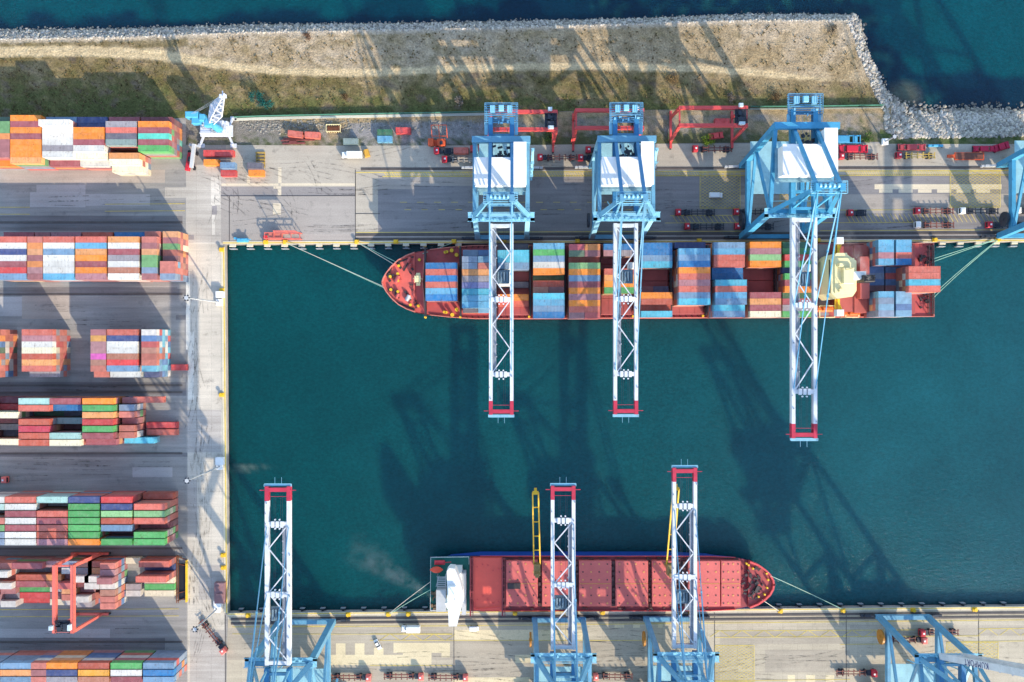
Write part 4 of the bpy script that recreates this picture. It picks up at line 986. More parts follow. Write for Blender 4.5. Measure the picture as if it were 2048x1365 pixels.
    cw.box(-hw-2.4,-hw-.9,y-1.2,y+2.3,hn+.9,hn+1.0); cw.box(hw+.9,hw+2.4,y-1.2,y+2.3,hn+.9,hn+1.0)
    for k in range(9): cw.cbox(-hw+1+k*(W-2)/8, y+random.uniform(1.1,2.0), hn+1.0, random.uniform(.5,1.3), random.uniform(.4,.9), random.uniform(.4,1.4))
    cw.build('walkway', railc, R)
    yh = -2.0; yb = -G-(back-28.9); zb = hb
    ih = Vector((0, yh, zb))
    for sx in (-1, 1):
        MB().beam((sx*hg,yh-1,zb-1.2),(sx*hg,yb+4,zb-1.2),1.7,2.4).build('girder', gcol, R)
    tr = MB()
    for y in (yh-3, -11, -G+2, -G-6, yb+5): tr.beam((-hg,y,zb-1.2),(hg,y,zb-1.2),.9,1.2)
    for k in range(6): tr.beam((-hg+.8+k*1.3, -12, zb-.2),(-hg+.8+k*1.3,-G-9,zb-.2),.07,.07)
    tr.build('girder_tie', col, R)
    wk = MB()
    for sx in (-1, 1): walkway(wk, (sx*hg,yb+6,zb-.6), (sx*hg,-G-6,zb-.6), 1.2, -sx*1.6 if False else sx*1.6)
    wk.build('walkway', railc, R)
    rp = MB(); [rp.beam((-hg-2.2,yb-.8+k*.85,zb-.1),(hg+2.2,yb-.8+k*.85,zb-.1),.42,.12) for k in range(9)]; [rp.beam((x_,yb-1,zb-.3),(x_,yb+6,zb-.3),.4,.4) for x_ in (-hg-1.6,hg+1.6)]; rp.rail([(-hg-2.2,yb+6,zb),(-hg-2.2,yb-1,zb),(hg+2.2,yb-1,zb),(hg+2.2,yb+6,zb)],1.2,.12); rp.beam((-hg-1.4,yb+3.6,zb+1.2),(hg+1.4,yb+3.6,zb+1.2),.3,.3); rp.build('rear_platform', paint('rear_deck_blue', (96,150,182), var=.3, gamt=.5, scale=.6), R)
    MB().cbox(0,yb+1,zb,1.9,2.2,1.6,bev=.15).build('winch_box', railc, R)
    for sx in (-1, 1):
        rb = MB(); rb.cbox(sx*3.2,yb+1.2,zb,1.7,2.6,1.1)
        for k in range(3): rb.beam((sx*3.2-.8+k*.8,yb,zb+1.2),(sx*3.2-.8+k*.8,yb+2.4,zb+1.2),.22,.15)
        rb.build('winch_box', railc, R)
    rb = MB()
    for k in range(8): rb.cbox(random.uniform(-4.6,4.6), yb+random.uniform(4,6.5), zb, random.uniform(.3,1.0), random.uniform(.3,1.0), random.uniform(.3,1.2))
    tag(rb.build('platform_gear', railc, R), kind='stuff')
    # machinery house
    y0, y1, x0, x1 = house; x0, x1 = (x0, x1) if mir > 0 else (-x1, -x0)
    MH = MB(); MH.box(x0,x1,y0,y1,zb+.6,zb+6.4)
    mo = MH.build('machinery_house', roofw, R); rf = MB(); rf.box(x0-.25,x1+.25,y0-.25,y1+.25,zb+6.4,zb+6.65)
    for k in (1,2,3): rf.box(x0+(x1-x0)*k/4-.06,x0+(x1-x0)*k/4+.06,y0,y1,zb+6.65,zb+6.72)
    ex0, ex1 = (x1-4.3,x1) if mir > 0 else (x0,x0+4.3)
    rf.box(ex0-.2,ex1+.2,y0-5.9,y0-.26,zb+6.4,zb+6.65); rf.build('roof', roofw, mo)
    MB().box(ex0,ex1,y0-5.7,y0-.02,zb+.6,zb+6.4).build('machinery_annex', roofw, mo)
    sk = MB(); sk.box(x0-1,x1+1,y0-.3,y1+1.6,zb+.3,zb+.45); sk.rail([(x0-1,y1+1.6,zb+.45),(x1+1,y1+1.6,zb+.45)],1.1,.1); sk.box(x0-1,ex0,y0-6,y0-.32,zb+.1,zb+.2); sk.build('machinery_deck', paint('grating_cyan', (120,160,176), var=.25, gamt=.5, scale=.6), R)
    dr = MB()
    for k in range(14): dr.cbox(random.uniform(-hg+1,hg-1), random.uniform(y0-6,y0-.8), zb+.2, random.uniform(.4,1.6), random.uniform(.4,1.4), random.uniform(.4,1.6), random.uniform(0,.5))
    tag(dr.build('hoist_gear', mach, R), kind='stuff')
    for sx in (-1, 1): MB().beam((sx*hg,-lap-.4,ha-.3),(sx*hg,-G-4.5,zb+.3),1.15,1.15).build('backstay', gcol, R)
    for sx in (-1, 1): MB().beam((sx*(hg+1.2),yh-6,zb-2.6),(sx*(hg+1.2),-12,zp+6),.35,.35).build('hanger', railc, R)
    # boom
    B = empty('boom', (0, yh, zb-1.2)); B.parent = R
    if boom_up: B.rotation_euler = (math.radians(boom_up), 0, 0)
    L = reach - yh; gw = hg - .08
    for sx in (-1, 1):
        MB().beam((sx*gw,.4,0),(sx*gw,L-5.2,0),1.3,2.2).build('boom_girder', cwhite, B)
    tie = MB(); t1, t2 = L*.40, L*.79
    tie.beam((-gw,1.2,.2),(gw,1.2,.2),1.3,1.6); tie.beam((-gw,t2,.2),(gw,t2,.2),1.5,1.5); tie.beam((-gw,t1,.6),(gw,t1,.6),1.6,1.4)
    nd = [2.4+i*(t2-3.2)/6 for i in range(7)]; sgn = 1
    for a, b in zip(nd, nd[1:]): tie.beam((sgn*(gw-.7),a,.8),(-sgn*(gw-.7),b,.8),.38,.38); sgn = -sgn
    for yy in (t1, t2):
        for x in (-1.6,0,1.6): tie.cbox(x,yy,.9,1.1,2.2,.7)
        for x in (-.8,.8): tie.tube((x,yy-1.5,.8),(x,yy-1.5,1.5),.3,8); tie.tube((x,yy+1.7,.8),(x,yy+1.7,1.5),.3,8)
    tie.build('boom_tie', cwhite, B)
    tp = MB()
    for sx in (-1, 1): tp.beam((sx*gw,L-5.2,0),(sx*gw,L,0),1.33,2.22)
    tp.beam((-gw,L-1.2,.3),(gw,L-1.2,.3),1.4,1.5); tp.beam((-gw-2.6,L-1.4,.7),(gw+2.6,L-1.4,.7),.22,.22); tp.beam((-gw,L-3.6,.9),(gw,L-3.6,.9),.12,.12)
    tp.build('boom_tip', cred, B)
    tw = MB(); tw.box(-gw-.9,gw+.9,L,L+.9,-.1,0); tw.rail([(-gw-.9,L,0),(-gw-.9,L+.9,0),(gw+.9,L+.9,0),(gw+.9,L,0)],1.1,.12)
    for sx in (-1.2,1.2): tw.beam((sx,L+.8,.2),(sx,L+3.2,.2),.1,.1)
    tw.build('tip_platform', railc, B)
    bw = MB(); bw.box(gw-2.0,gw-.8,2,t2,.2,.3); bw.rail([(gw-2.0,2,.3),(gw-2.0,t2,.3)],1.0,.08)
    for k in range(12): bw.cbox(gw-2.1, 4+k*(t2-6)/11, .3, .5, .5, .7)
    for k in range(16): bw.cbox(random.choice((-gw-.4,-gw,gw,gw+.5)), 3+k*(L-9)/15, 1.15, .4, .4, .35)
    bw.build('boom_walkway', paint('grating_grey', (150,156,166), var=.2, gamt=.4), B)
    rp_ = MB()
    for x in (-1.5,-.9,.9,1.5): rp_.beam((x,1,.2),(x,L-3,.2),.07,.07)
    rp_.build('hoist_rope', mach, B)
    if not boom_up:
        top = Vector((0,-lap,ha+.3))
        for frac in ((.40,.775) if ha > 55 else (.38,.77)):
            for sx in (-1, 1):
                a, b = Vector((sx*(hg-.1),-lap,ha+.5)), Vector((sx*gw, yh+L*frac, zb+.1))
                fs = MB(); m = a.lerp(b,.52); fs.beam(a,m,.42,.42); fs.beam(m,b,.3,.3); fs.cbox(m.x,m.y,m.z-.3,.6,.9,.6); fs.build('forestay', col, R)
        ty = yh + L*.28
        T = MB(); T.box(-gw+.9,gw-.9,ty-2.6,ty+2.6,zb-3.4,zb-2.7)
        for k in range(5): T.cbox(-2.2+k*1.1, ty, zb-2.7, .6, 3.6, .9)
        T.build('trolley', paint('trolley_grey', (128,152,166), var=.2, gamt=.5, scale=.6), R)
        cb = MB(); cb.cbox(mir*2.4,ty-4.2,zb-6.2,2.2,2.6,2.6,bev=.2); co_ = cb.build('operator_cabin', white, R); MB().box(mir*2.4-1.0,mir*2.4+1.0,ty-2.92,ty-2.88,zb-5.9,zb-4.4).build('window', black, co_)
    if letters:
        cu = bpy.data.curves.new('letters', 'FONT'); cu.body = 'KUMPORT'; cu.size = 2.9; cu.extrude = .02; cu.space_character = 1.12; cu.align_x = 'CENTER'; cu.align_y = 'CENTER'
        tmp = bpy.data.objects.new('letters', cu); COL.objects.link(tmp); dg = bpy.context.evaluated_depsgraph_get()
        me = bpy.data.meshes.new_from_object(tmp.evaluated_get(dg)); bpy.data.objects.remove(tmp)
        me.materials.clear(); me.materials.append(paint('letter_navy', (30,44,110), var=.05, gamt=.1))
        lo = link('lettering', me, B); lo.location = (-gw-.68, letters, 0)
        # reads toward the hinge, upright when the boom is down
        lo.rotation_euler = Matrix(((0,0,-1),(-1,0,0),(0,1,0))).to_euler()
    return R
PI = math.pi
def rail_pt(px, north): 
    y = interp([(712,478.3),(2700,472)], px) if north else interp([(462,1239.5),(2700,1222)], px)
    v = P(px, y); return (v.x, v.y, 0)
north = dict(rz=PI, mir=-1)
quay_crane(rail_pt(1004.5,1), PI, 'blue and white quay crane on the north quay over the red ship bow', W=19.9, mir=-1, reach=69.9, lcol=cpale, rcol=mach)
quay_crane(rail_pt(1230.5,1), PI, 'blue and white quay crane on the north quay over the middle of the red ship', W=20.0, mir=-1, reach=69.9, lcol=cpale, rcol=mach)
big = dict(W=21.4, hn=38.5, hb=43.6, ha=66.0, lean=4.4, lean2=5.0, lap=8.0, back=44.6, col=cblue2, lw=1.05)
quay_crane(rail_pt(1532,1), PI, 'tall bright blue quay crane on the north quay beside the red ship cream bridge', mir=-1, reach=77.5, house=(-26,-15.7,-9.8,9.0), rcol=mach, **big)
quay_crane(rail_pt(2043,1), PI, 'bright blue quay crane at the east edge of the north quay, mostly cut off', mir=-1, reach=77.5, house=(-26,-15.7,-9.8,9.0), rcol=mach, **big)
big2 = dict(big); big2.update(col=cblue)
quay_crane(rail_pt(616.8,0), 0, 'quay crane on the south quay west of the bulk carrier, boom over open water', mir=1, reach=62.5, **{**big2, 'lean': 2.6})
quay_crane(rail_pt(1116.8,0), 0, 'quay crane on the south quay beside the bulk carrier forward of its green after deck', W=19.6, mir=1, reach=59.6)
quay_crane(rail_pt(1337.5,0), 0, 'quay crane on the south quay over the bow half of the bulk carrier', W=19.6, mir=1, reach=66.0)
quay_crane(rail_pt(1799,0), 0, 'quay crane with raised lettered boom on the south quay east of the bulk carrier', W=19.9, mir=1, hn=36, hb=40, ha=60, lean=4.0, lap=7.5, reach=63, boom_up=74, letters=24.5, col=cblue)

# ------------------------------------------------------------------ red gantry cranes of the yard
rtg_red = paint('gantry_red', (214,82,80), var=.1, gamt=.25, scale=.2); rtg_sal = paint('gantry_salmon', (222,112,98), var=.1, gamt=.25, scale=.2)
def gantry(loc, rz, label, col, span=26.4, wid=7.0, h=20.5, mach_end=1, trolley=None):
    R = empty('gantry_crane', loc, rz, label, 'crane', 'red rubber tyred gantry cranes')
    for sy in (-1, 1):
        MB().beam((-span/2,sy*wid/2,h),(span/2,sy*wid/2,h),1.25,1.7).build('girder', col, R)
    for sx in (-1, 1):
        for sy in (-1, 1): MB().beam((sx*(span/2-.4),sy*wid/2,h-.9),(sx*(span/2-.7),sy*(wid/2+1.5),1.6),1.2,1.0,.9,.8).build('leg', col, R)
        MB().beam((sx*(span/2-.7),-wid/2-4.2,1.5),(sx*(span/2-.7),wid/2+4.2,1.5),.9,1.0).build('sill_beam', col, R)
        MB().beam((sx*(span/2-.4),-wid/2+.6,h-.2),(sx*(span/2-.4),wid/2-.6,h-.2),.6,.7).build('end_tie', col, R)
        for sy in (-1, 1):
            w = MB()
            for k in (-.9,.9): w.tube((sx*(span/2-.7)-.3,sy*(wid/2+3)+k,.75),(sx*(span/2-.7)+.3,sy*(wid/2+3)+k,.75),.74,14)
            w.build('wheel', black, R)
    mx = mach_end*(span/2-2.6); m = MB(); m.box(mx-2.3,mx+2.3,-wid/2+.8,wid/2-.8,h+.1,h+.3); m.cbox(mx,-1.4,h+.3,2.6,1.6,1.6,bev=.1).cbox(mx-.6,1.2,h+.3,1.2,1.8,1.2)
    for k in range(16): m.cbox(mx+random.uniform(-1.9,1.9), random.uniform(-2.5,2.5), h+.3, random.uniform(.3,1.1), random.uniform(.3,1.0), random.uniform(.3,1.3), random.uniform(0,1.5))
    m.rail([(mx-2.3,-wid/2+.8,h+.3),(mx+2.3,-wid/2+.8,h+.3),(mx+2.3,wid/2-.8,h+.3),(mx-2.3,wid/2-.8,h+.3)],1.1,.1); t = m.build('trolley', mach, R)
    MB().cbox(mx-.3,wid/2+.7,h+.85,1.6,1.4,1.2,bev=.1).cbox(mx,-wid/2+.4,h+.9,2.2,1.0,1.6).build('electric_cabinet', paint('cabinet_pale', (196,214,222)), t)
    st = MB(); x = -mach_end*(span/2)
    for k in range(6): st.beam((x-.2*mach_end,-wid/2-1.0-.6*(k%2),2+k*3),(x-.2*mach_end,-wid/2-1.6+.6*(k%2),5+k*3),.5,.1)
    st.rail([(-span/2,-wid/2-.7,h+.2),(span/2,-wid/2-.7,h+.2)],1.0,.07); st.build('ladder', col, R)
    return R
c = P(128, 1198, 20.5); gantry((c.x,c.y,0), PI/2, 'salmon red gantry crane straddling the yard block with white reefer containers', rtg_sal, span=26.2, wid=7.0, mach_end=-1)
for px, lb in ((1046,'red gantry crane parked behind the first quay crane, western of three'),(1219,'red gantry crane parked behind the second quay crane, middle of three'),(1426,'red gantry crane parked in the open by the grass wall, eastern of three')):
    c = P(px, {1046:242,1219:239,1426:234}[px], 20.5); gantry((c.x,c.y,0), 0, lb, rtg_red, span=26.6, wid=6.8, mach_end=1)

# ------------------------------------------------------------------ mobile harbour crane
c = P(432, 261, 2); MC = empty('mobile_harbour_crane', (c.x,c.y,0), 0, 'blue and white mobile harbour crane with lattice boom beside the grass-side container block', 'crane')
cb_ = paint('harbour_blue', (84,172,208), var=.1, gamt=.25); mw = paint('harbour_white', (206,210,220), var=.12, gamt=.4, scale=.5)
def mp(px, py, h): v = P(px, py, h); return Vector((v.x-c.x, v.y-c.y, h))
MB().cbox(.3,-.3,1.4,13,4.6,1.3).cbox(.3,-.3,2.7,11.5,3.6,.7).build('chassis', mw, MC)
for sx in (-1,1):
    for sy in (-1,1): MB().beam((sx*5,sy*1.5-.3,1.6),(sx*6.6,sy*5.2-.3,1.2),.8,.6).cbox(sx*6.6,sy*5.6-.3,0,2.6,1.6,.5).tube((sx*6.6,sy*5.4-.3,.4),(sx*6.6,sy*5.4-.3,1.8),.3,8).build('outrigger', mw, MC)
for k in range(6): MB().tube((-4.6+k*1.9,-2.6,.75),(-4.6+k*1.9,2.0,.75),.75,12).build('wheel', black, MC)
MB().cbox(0,0,3.4,9.5,5.4,3.6,bev=.3).cbox(4.4,.2,3.4,3.0,5.2,2.6,bev=.2).build('slewing_house', mw, MC)
MB().tube((3.2,-1.0,7),(3.2,-1.0,19),1.6,14,1.2).cbox(3.0,-1.4,16.5,3.0,3.0,2.4,bev=.3).build('tower', cb_, MC)
MB().cbox(-7,4.4,5.5,5.2,2.4,4.2,bev=.2).cbox(-5.6,2.2,5.6,3.6,2.6,3.2,bev=.2).cbox(-2.8,3.2,7,2.2,2.6,3,bev=.2).build('counterweight', cb_, MC)
mb = MB()
for k in range(14): mb.cbox(random.uniform(-4.2,6.4), random.uniform(-2.6,2.4), 7.0, random.uniform(.4,1.6), random.uniform(.3,1.3), random.uniform(.3,.9), 0)
mb.rail([(-4.6,-2.6,7),(4.6,-2.6,7),(4.6,2.6,7)],1.1,.1); tag(mb.build('deck_gear', greyp, MC), kind='stuff')
b0, b1 = Vector((3.4,-.4,16.5)), mp(446,193,44); dr = (b1-b0).normalized(); sd = dr.cross(Vector((0,0,1))).normalized(); up = sd.cross(dr)
jb = MB(); N = 11
def bw_(t): return 1.05 + 1.15*min(1, t*2.2) - 1.75*max(0, t-.45)/.55
for (sa, su) in ((-1,-1),(1,-1),(1,1),(-1,1)):
    for k in range(N):
        t0, t1 = k/N, (k+1)/N; jb.beam(b0.lerp(b1,t0)+sd*sa*bw_(t0)+up*su*bw_(t0)*.8, b0.lerp(b1,t1)+sd*sa*bw_(t1)+up*su*bw_(t1)*.8, .42,.42)
for k in range(N):
    t0, t1 = k/N, (k+1)/N; g = 1 if k%2 else -1
    for su in (-1,1):
        jb.beam(b0.lerp(b1,t0)+sd*g*bw_(t0)+up*su*bw_(t0)*.8, b0.lerp(b1,t1)-sd*g*bw_(t1)+up*su*bw_(t1)*.8, .34,.34)
        jb.beam(b0.lerp(b1,t1)+sd*bw_(t1)+up*su*bw_(t1)*.8, b0.lerp(b1,t1)-sd*bw_(t1)+up*su*bw_(t1)*.8, .5,.34)
        jb.beam(b0.lerp(b1,t0)+sd*g*bw_(t0)*.9+up*su*bw_(t0)*.8, b0.lerp(b1,t1)+sd*g*bw_(t1)*.2+up*su*bw_(t1)*.8, .9,.1)
    for sa in (-1,1): jb.beam(b0.lerp(b1,t0)+sd*sa*bw_(t0)+up*bw_(t0)*.8*g, b0.lerp(b1,t1)+sd*sa*bw_(t1)-up*bw_(t1)*.8*g, .3,.3)
jo = jb.build('boom', mw, MC)
MB().cbox(b1.x,b1.y,b1.z-.4,2.4,1.2,.9).beam(b1-sd*1.9,b1+sd*1.9,.35,.5).beam(b1,b1+dr*2.6,.5,.5).build('boom_head', mw, jo)
mb = MB()
for k in (-.6,0,.6): mb.tube(b1+sd*k,Vector((-6.4+k,4.6,9.8)),.07,4)
mb.build('luffing_rope', greyp, MC)

# ------------------------------------------------------------------ tractors with skeletal trailers
tredm = paint('cab_red', (196,44,60), var=.08, gamt=.2); twhite = paint('cab_white', (238,238,234), var=.05, gamt=.15); tsal = paint('cab_salmon', (232,118,108), var=.08, gamt=.2); frm = paint('trailer_brown', (128,76,66), var=.25, gamt=.5, scale=.8); frmw = paint('trailer_pale', (186,176,160), var=.25, gamt=.5, scale=.8); tmag = paint('trailer_crimson', (198,36,74), var=.15, gamt=.3); glass = paint('dark_glass', (30,36,44), rough=.15)
def yard_truck(cabm, trm, L=12.4):
    """nose along -x; origin under the cab"""
    R = empty('yard_tractor', (0,0,0))
    b = MB(); b.cbox(0,0,.9,2.1,2.5,2.2,bev=.25); b.cbox(0,0,3.1,1.2,1.4,.12); cab = b.build('cab', cabm, R)
    MB().box(-1.08,-1.05,-1.0,1.0,1.7,2.8).build('windscreen', glass, cab); MB().cbox(.25,0,3.1,.7,.7,.18).build('roof_unit', white, cab)
    MB().box(-.9,4.6,-.5,.5,.6,.95).cbox(1.9,0,.95,1.5,2.0,.9).cbox(3.6,0,.95,1.4,1.2,.25).build('chassis', mach, R)
    t = MB(); x0 = 3.0; x1 = x0+L
    for y in (-.55,.55): t.beam((x0,y,1.35),(x1,y,1.35),.28,.4)
    for k in range(6):
        x = x0+.4+k*(L-.8)/5; t.beam((x,-1.22,1.45),(x,1.22,1.45),.3,.22)
        for sy in (-1,1): t.cbox(x,sy*1.15,1.56,.5,.28,.35)
    tr = t.build('trailer', trm, R)
    for x in (x0+1.6,x1-3.0,x1-1.7): MB().cbox(x,0,.8,1.1,2.2,.5).build('axle_box', mach, tr)
    for x in (-.3,3.4,x1-3.0,x1-1.7):
        for sy in (-1,1): MB().tube((x,sy*.75,.52),(x,sy*1.2,.52),.52,12).build('wheel', black, R if x < 4 else tr)
    return R
proto = {}
def place_truck(px, py, ang, cabm, trm, label, L=12.4):
    k = (cabm.name, trm.name, L)
    if k not in proto: proto[k] = o = yard_truck(cabm, trm, L)
    else: o = copy_tree(proto[k])
    v = P(px, py, 2); o.location = (v.x, v.y, 0); o.rotation_euler = (0,0,ang); tag(o, label, 'truck', 'yard tractors with container trailers'); return o
T = place_truck
T(889,319,0,tredm,frmw,'red yard tractor with pale trailer just west of the first quay crane')
T(873,302,0,tredm,mach,'red tractor with short black deck north of the pale trailer by the first crane',4.0)
T(1080,315,0,tredm,frm,'red yard tractor with empty trailer between the first and second quay cranes')
T(1161,316,0,tredm,mach,'red tractor with short deck at the west leg of the second crane',4.0)
T(1176,300,0,tredm,mach,'red tractor parked close behind the second crane sill beam',4.0)
T(1390,298,0,tredm,frm,'red yard tractor with brown trailer south of the open red gantry')
T(1682,313,0,tredm,frm,'red yard tractor with brown trailer beside the tall crane white house')
T(1797,311,0,tredm,paint('trailer_ochre',(196,166,84),var=.2,gamt=.4),'red yard tractor with ochre yellow trailer on the upper lane')
T(1356,425,0,tredm,mach,'red tractor with dark trailer on the quay lane between second and third cranes')
T(1472,424,0,tredm,mach,'red tractor with dark trailer entering under the third crane, upper lane')
T(1374,453,0,tredm,mach,'red tractor with dark trailer on the lane nearest the ship, west of third crane')
T(1474,453,0,tredm,mach,'red tractor with dark trailer entering under the third crane, lower lane')
T(1700,426,0,tredm,mach,'dark red tractor in the crane shadow east of the tall crane',4.0)
T(1834,422,0,tredm,frm,'sunlit red tractor with pale brown trailer east of the tall crane, upper lane')
T(1924,422,0,twhite,mach,'white tractor with dark trailer behind a red one in the upper lane')
T(1835,450,0,twhite,frm,'white tractor with brown trailer in the lane nearest the quay edge')
T(1978,450,0,tredm,mach,'red tractor entering under the easternmost crane on the quay side lane')
T(2035,421,0,twhite,mach,'white tractor under the easternmost crane at the photo edge')
T(737,1356,PI,tsal,frm,'salmon cab tractor with trailer on the south apron, western of a row of three')
T(842,1354,PI,tsal,frm,'salmon cab tractor with trailer on the south apron, middle of a row of three')
T(931,1356,PI,tsal,frm,'salmon cab tractor with trailer on the south apron, eastern of a row of three')
T(1191,1354,0,tsal,frm,'salmon cab tractor with trailer between the two bulk carrier cranes')
T(1848,1281,PI,tsal,frm,'salmon tractor with trailer pointing east under the raised boom crane')
T(1844,1266,0,tredm,frm,'red tractor with trailer pointing west under the raised boom crane')
T(1748,1347,PI,tredm,frm,'dark red tractor with trailer in shade west of the raised boom crane')
T(447,1302,math.radians(128),tsal,frm,'salmon tractor with trailer parked diagonally at the dock corner')
T(10,960,PI,tsal,frm,'orange tractor in the shaded yard lane at the west edge',4.0)

# ------------------------------------------------------------------ vans, lorries, yard machines
def van(px, py, ang, label, L=5.2, Wd=2.0, hh=2.0, col=twhite, name='van', cat='van', cabL=.3):
    v = P(px,py,1.5); R = empty(name, (v.x,v.y,0), ang, label, cat)
    b = MB(); b.cbox(L*.12,0,.45,L*.76,Wd,hh-.45,bev=.18); b.cbox(-L*.36,0,.45,L*.28,Wd*.97,hh*.42,bev=.12); bo = b.build('body', col, R)
    w = MB(); w.add([(-L*.27,-Wd*.42,hh*.66),(-L*.27,Wd*.42,hh*.66),(-L*.2,Wd*.4,hh-.12),(-L*.2,-Wd*.4,hh-.12)],[(3,2,1,0)]); w.cbox(-L*.262,0,hh*.5,.12,Wd*.86,hh*.36); w.build('windscreen', glass, bo)
    for x in (-L*.32,L*.32):
        for s in (-1,1): MB().tube((x,s*(Wd/2-.2),.34),(x,s*(Wd/2+.02),.34),.34,12).build('wheel', black, R)
    return R
van(1432,390.5,PI,'white van on the yellow lattice between second and third quay cranes', L=5.4, hh=2.2)
van(948,1258.5,PI,'small white van on the south quay east of the bulk carrier bridge', L=3.9, Wd=1.8, hh=1.8)
def car(px, py, ang, label):
    v = P(px,py,1); R = empty('car', (v.x,v.y,0), ang, label, 'car')
    b = MB(); b.cbox(0,0,.35,4.3,1.75,.65,bev=.2); bo = b.build('body', twhite, R); MB().cbox(.2,0,.98,2.3,1.55,.5,bev=.3).build('cabin_glass', glass, bo); MB().cbox(.35,0,1.47,1.2,1.2,.05).build('roof', twhite, bo)
    for x in (-1.35,1.35):
        for s in (-1,1): MB().tube((x,s*.7,.32),(x,s*.9,.32),.32,12).build('wheel', black, R)
car(755,1290,math.radians(118),'white car parked askew on the pale patches of the south apron')
def lorry(px, py, ang, label, L=6.6, group=None, cabcol=twhite):
    v = P(px,py,3); R = empty('lorry', (v.x,v.y,0), ang, label, 'lorry')
    MB().cbox(0,0,1.1,L,2.5,2.4,bev=.12).build('cargo_box', twhite, R); cb = MB().cbox(-L/2-1.2,0,.7,1.7,2.2,1.8,bev=.25).build('cab', cabcol, R)
    MB().box(-L/2-2.08,-L/2-2.05,-.9,.9,1.5,2.3).build('windscreen', glass, cb); MB().box(-L/2-.6,L/2,-.5,.5,.6,1.0).build('chassis', mach, R)
    for x in (-L/2-1.1,L/2-1.2):
        for s in (-1,1): MB().tube((x,s*.8,.5),(x,s*1.15,.5),.5,12).build('wheel', black, R)
    return R
lorry(826,1260,0,'white box lorry on the south quay west of the bulk carrier bridge', 5.6)
lorry(708,309,0,'white lorry parked beside an ochre ramp on the north yard edge', 6.2)
mb = MB().cbox(0,0,0,2.2,3.0,1.1,bev=.15); mb.beam((0,-1.4,1.1),(.3,1.5,1.6),1.6,.12); o = mb.build('loading_ramp', paint('ochre', (196,150,56), var=.2, gamt=.5)); v = P(733,307,1); o.location=(v.x,v.y,0); o.rotation_euler=(0,0,.3); tag(o,'ochre loading ramp at the tail of the white lorry','ramp')
v = P(386,318,2); R = empty('reach_stacker',(v.x,v.y,0),math.radians(80),'red and grey reach stacker at the end of the grass-side container block','reach stacker')
MB().cbox(-1.5,1.6,.8,7.4,1.6,1.8,bev=.2).build('body', tredm, R); MB().beam((-4,-.6,3.4),(5.6,-.6,4.6),1.3,1.2).build('boom', greyp, R); MB().cbox(-.5,.9,1.6,2,1.5,1.6,bev=.2).build('cab', mach, R); MB().cbox(5.2,-.5,3.2,.9,4.6,.6).build('spreader', greyp, R)
for x in (-3.6,2.6):
    for s in (-.8,2.4): MB().tube((x,s-.35,.85),(x,s+.35,.85),.85,12).build('wheel', black, R)
v = P(878,284,3); R = empty('straddle_machine',(v.x,v.y,0),0,'orange lifting machine with open frame in the yard west of the first crane','lifting machine')
mo = paint('machine_orange',(216,92,52),var=.1,gamt=.3)
MB().cbox(-3.4,0,.8,2.2,2.8,2.4,bev=.2).cbox(.8,0,.8,3.2,2.8,1.8,bev=.15).box(-4.4,2.6,-1.3,1.3,.5,.8).build('body', mo, R); mb = MB()
for x in (-2.8,.2,3.4): mb.beam((x,1.6,3),(x,5.6,7.5),.25,.25)
mb.beam((-2.8,5.6,7.5),(3.4,5.6,7.5),.25,.3).beam((-2.8,2.2,3.5),(3.4,2.2,3.5),.2,.2).build('lifting_frame', mo, R); MB().cbox(.9,-.4,2.6,1.2,1.2,.5).build('engine_cover', mach, R)
for x in (-3.4,1.6):
    for s in (-1.2,1.2): MB().tube((x,s-.25,.5),(x,s+.25,.5),.5,10).build('wheel', black, R)
# flat orange trailer and stacked skeletal frames on the upper lane
v = P(1937,312,2); R = empty('flatbed_trailer',(v.x,v.y,0),0,'long orange flatbed trailer on the upper lane near the east edge','trailer')
MB().box(-8.2,-5.2,-.6,.6,.8,1.6).box(-5.3,6.8,-1.55,1.55,1.0,1.35).build('deck_frame', paint('flatbed_orange',(208,86,46),var=.15,gamt=.4), R); MB().box(-5.0,6.4,-1.3,1.3,1.36,1.42).build('plank_floor', paint('plank_brown',(120,74,60),var=.3,gamt=.5,scale=.8), R)
for x in (4.4,5.6):
    for s in (-1,1): MB().tube((x,s*1.0,.5),(x,s*1.4,.5),.5,10).build('wheel', black, R)
def spreader(px, py, col, label, L=12.0, Wd=2.3, ang=0.0):
    v = P(px,py,1); R = empty('container_spreader',(v.x,v.y,0),ang,label,'spreader','container spreaders lying on the upper lane')
    m = MB()
    for y in (-Wd/2+.25,Wd/2-.25): m.beam((-L/2,y,.9),(L/2,y,.9),.4,.5)
    for k in range(6): m.beam((-L/2+.3+k*(L-.6)/5,-Wd/2,1.2),(-L/2+.3+k*(L-.6)/5,Wd/2,1.2),.3,.25)
    m.cbox(0,0,.5,L*.36,Wd*.8,1.2,bev=.1); m.cbox(-L*.36,0,.5,1.2,Wd*.7,.9).cbox(L*.36,0,.5,1.2,Wd*.7,.9); m.build('frame', col, R)
    for x in (-L/2+.2,L/2-.2): MB().box(x-.22,x+.22,-Wd/2-.1,Wd/2+.1,.15,.6).build('twistlock_beam', mach, R)
red2 = paint('spreader_red',(206,38,62),var=.15,gamt=.3)
spreader(1704,298,red2,'bright red container spreader beside the tall crane white house',13.0,3.2)
spreader(1823,295,paint('spreader_dull_red',(178,70,76),var=.15,gamt=.3),'dull red container spreader north of the ochre trailer',11.5,2.6)
spreader(1968,298,tmag,'crimson container spreader north of the orange flatbed',9.0,2.4)
spreader(2003,294,tmag,'crimson frame with raised arm at the foot of the easternmost crane',6.5,3.0,.3)
spreader(1871,292,cb_,'thin blue spreader beam north of the upper lane',6.2,1.0)
spreader(1685,279,cblue2,'open blue lattice frame lying between grass and the bright red spreader',15.0,3.4)
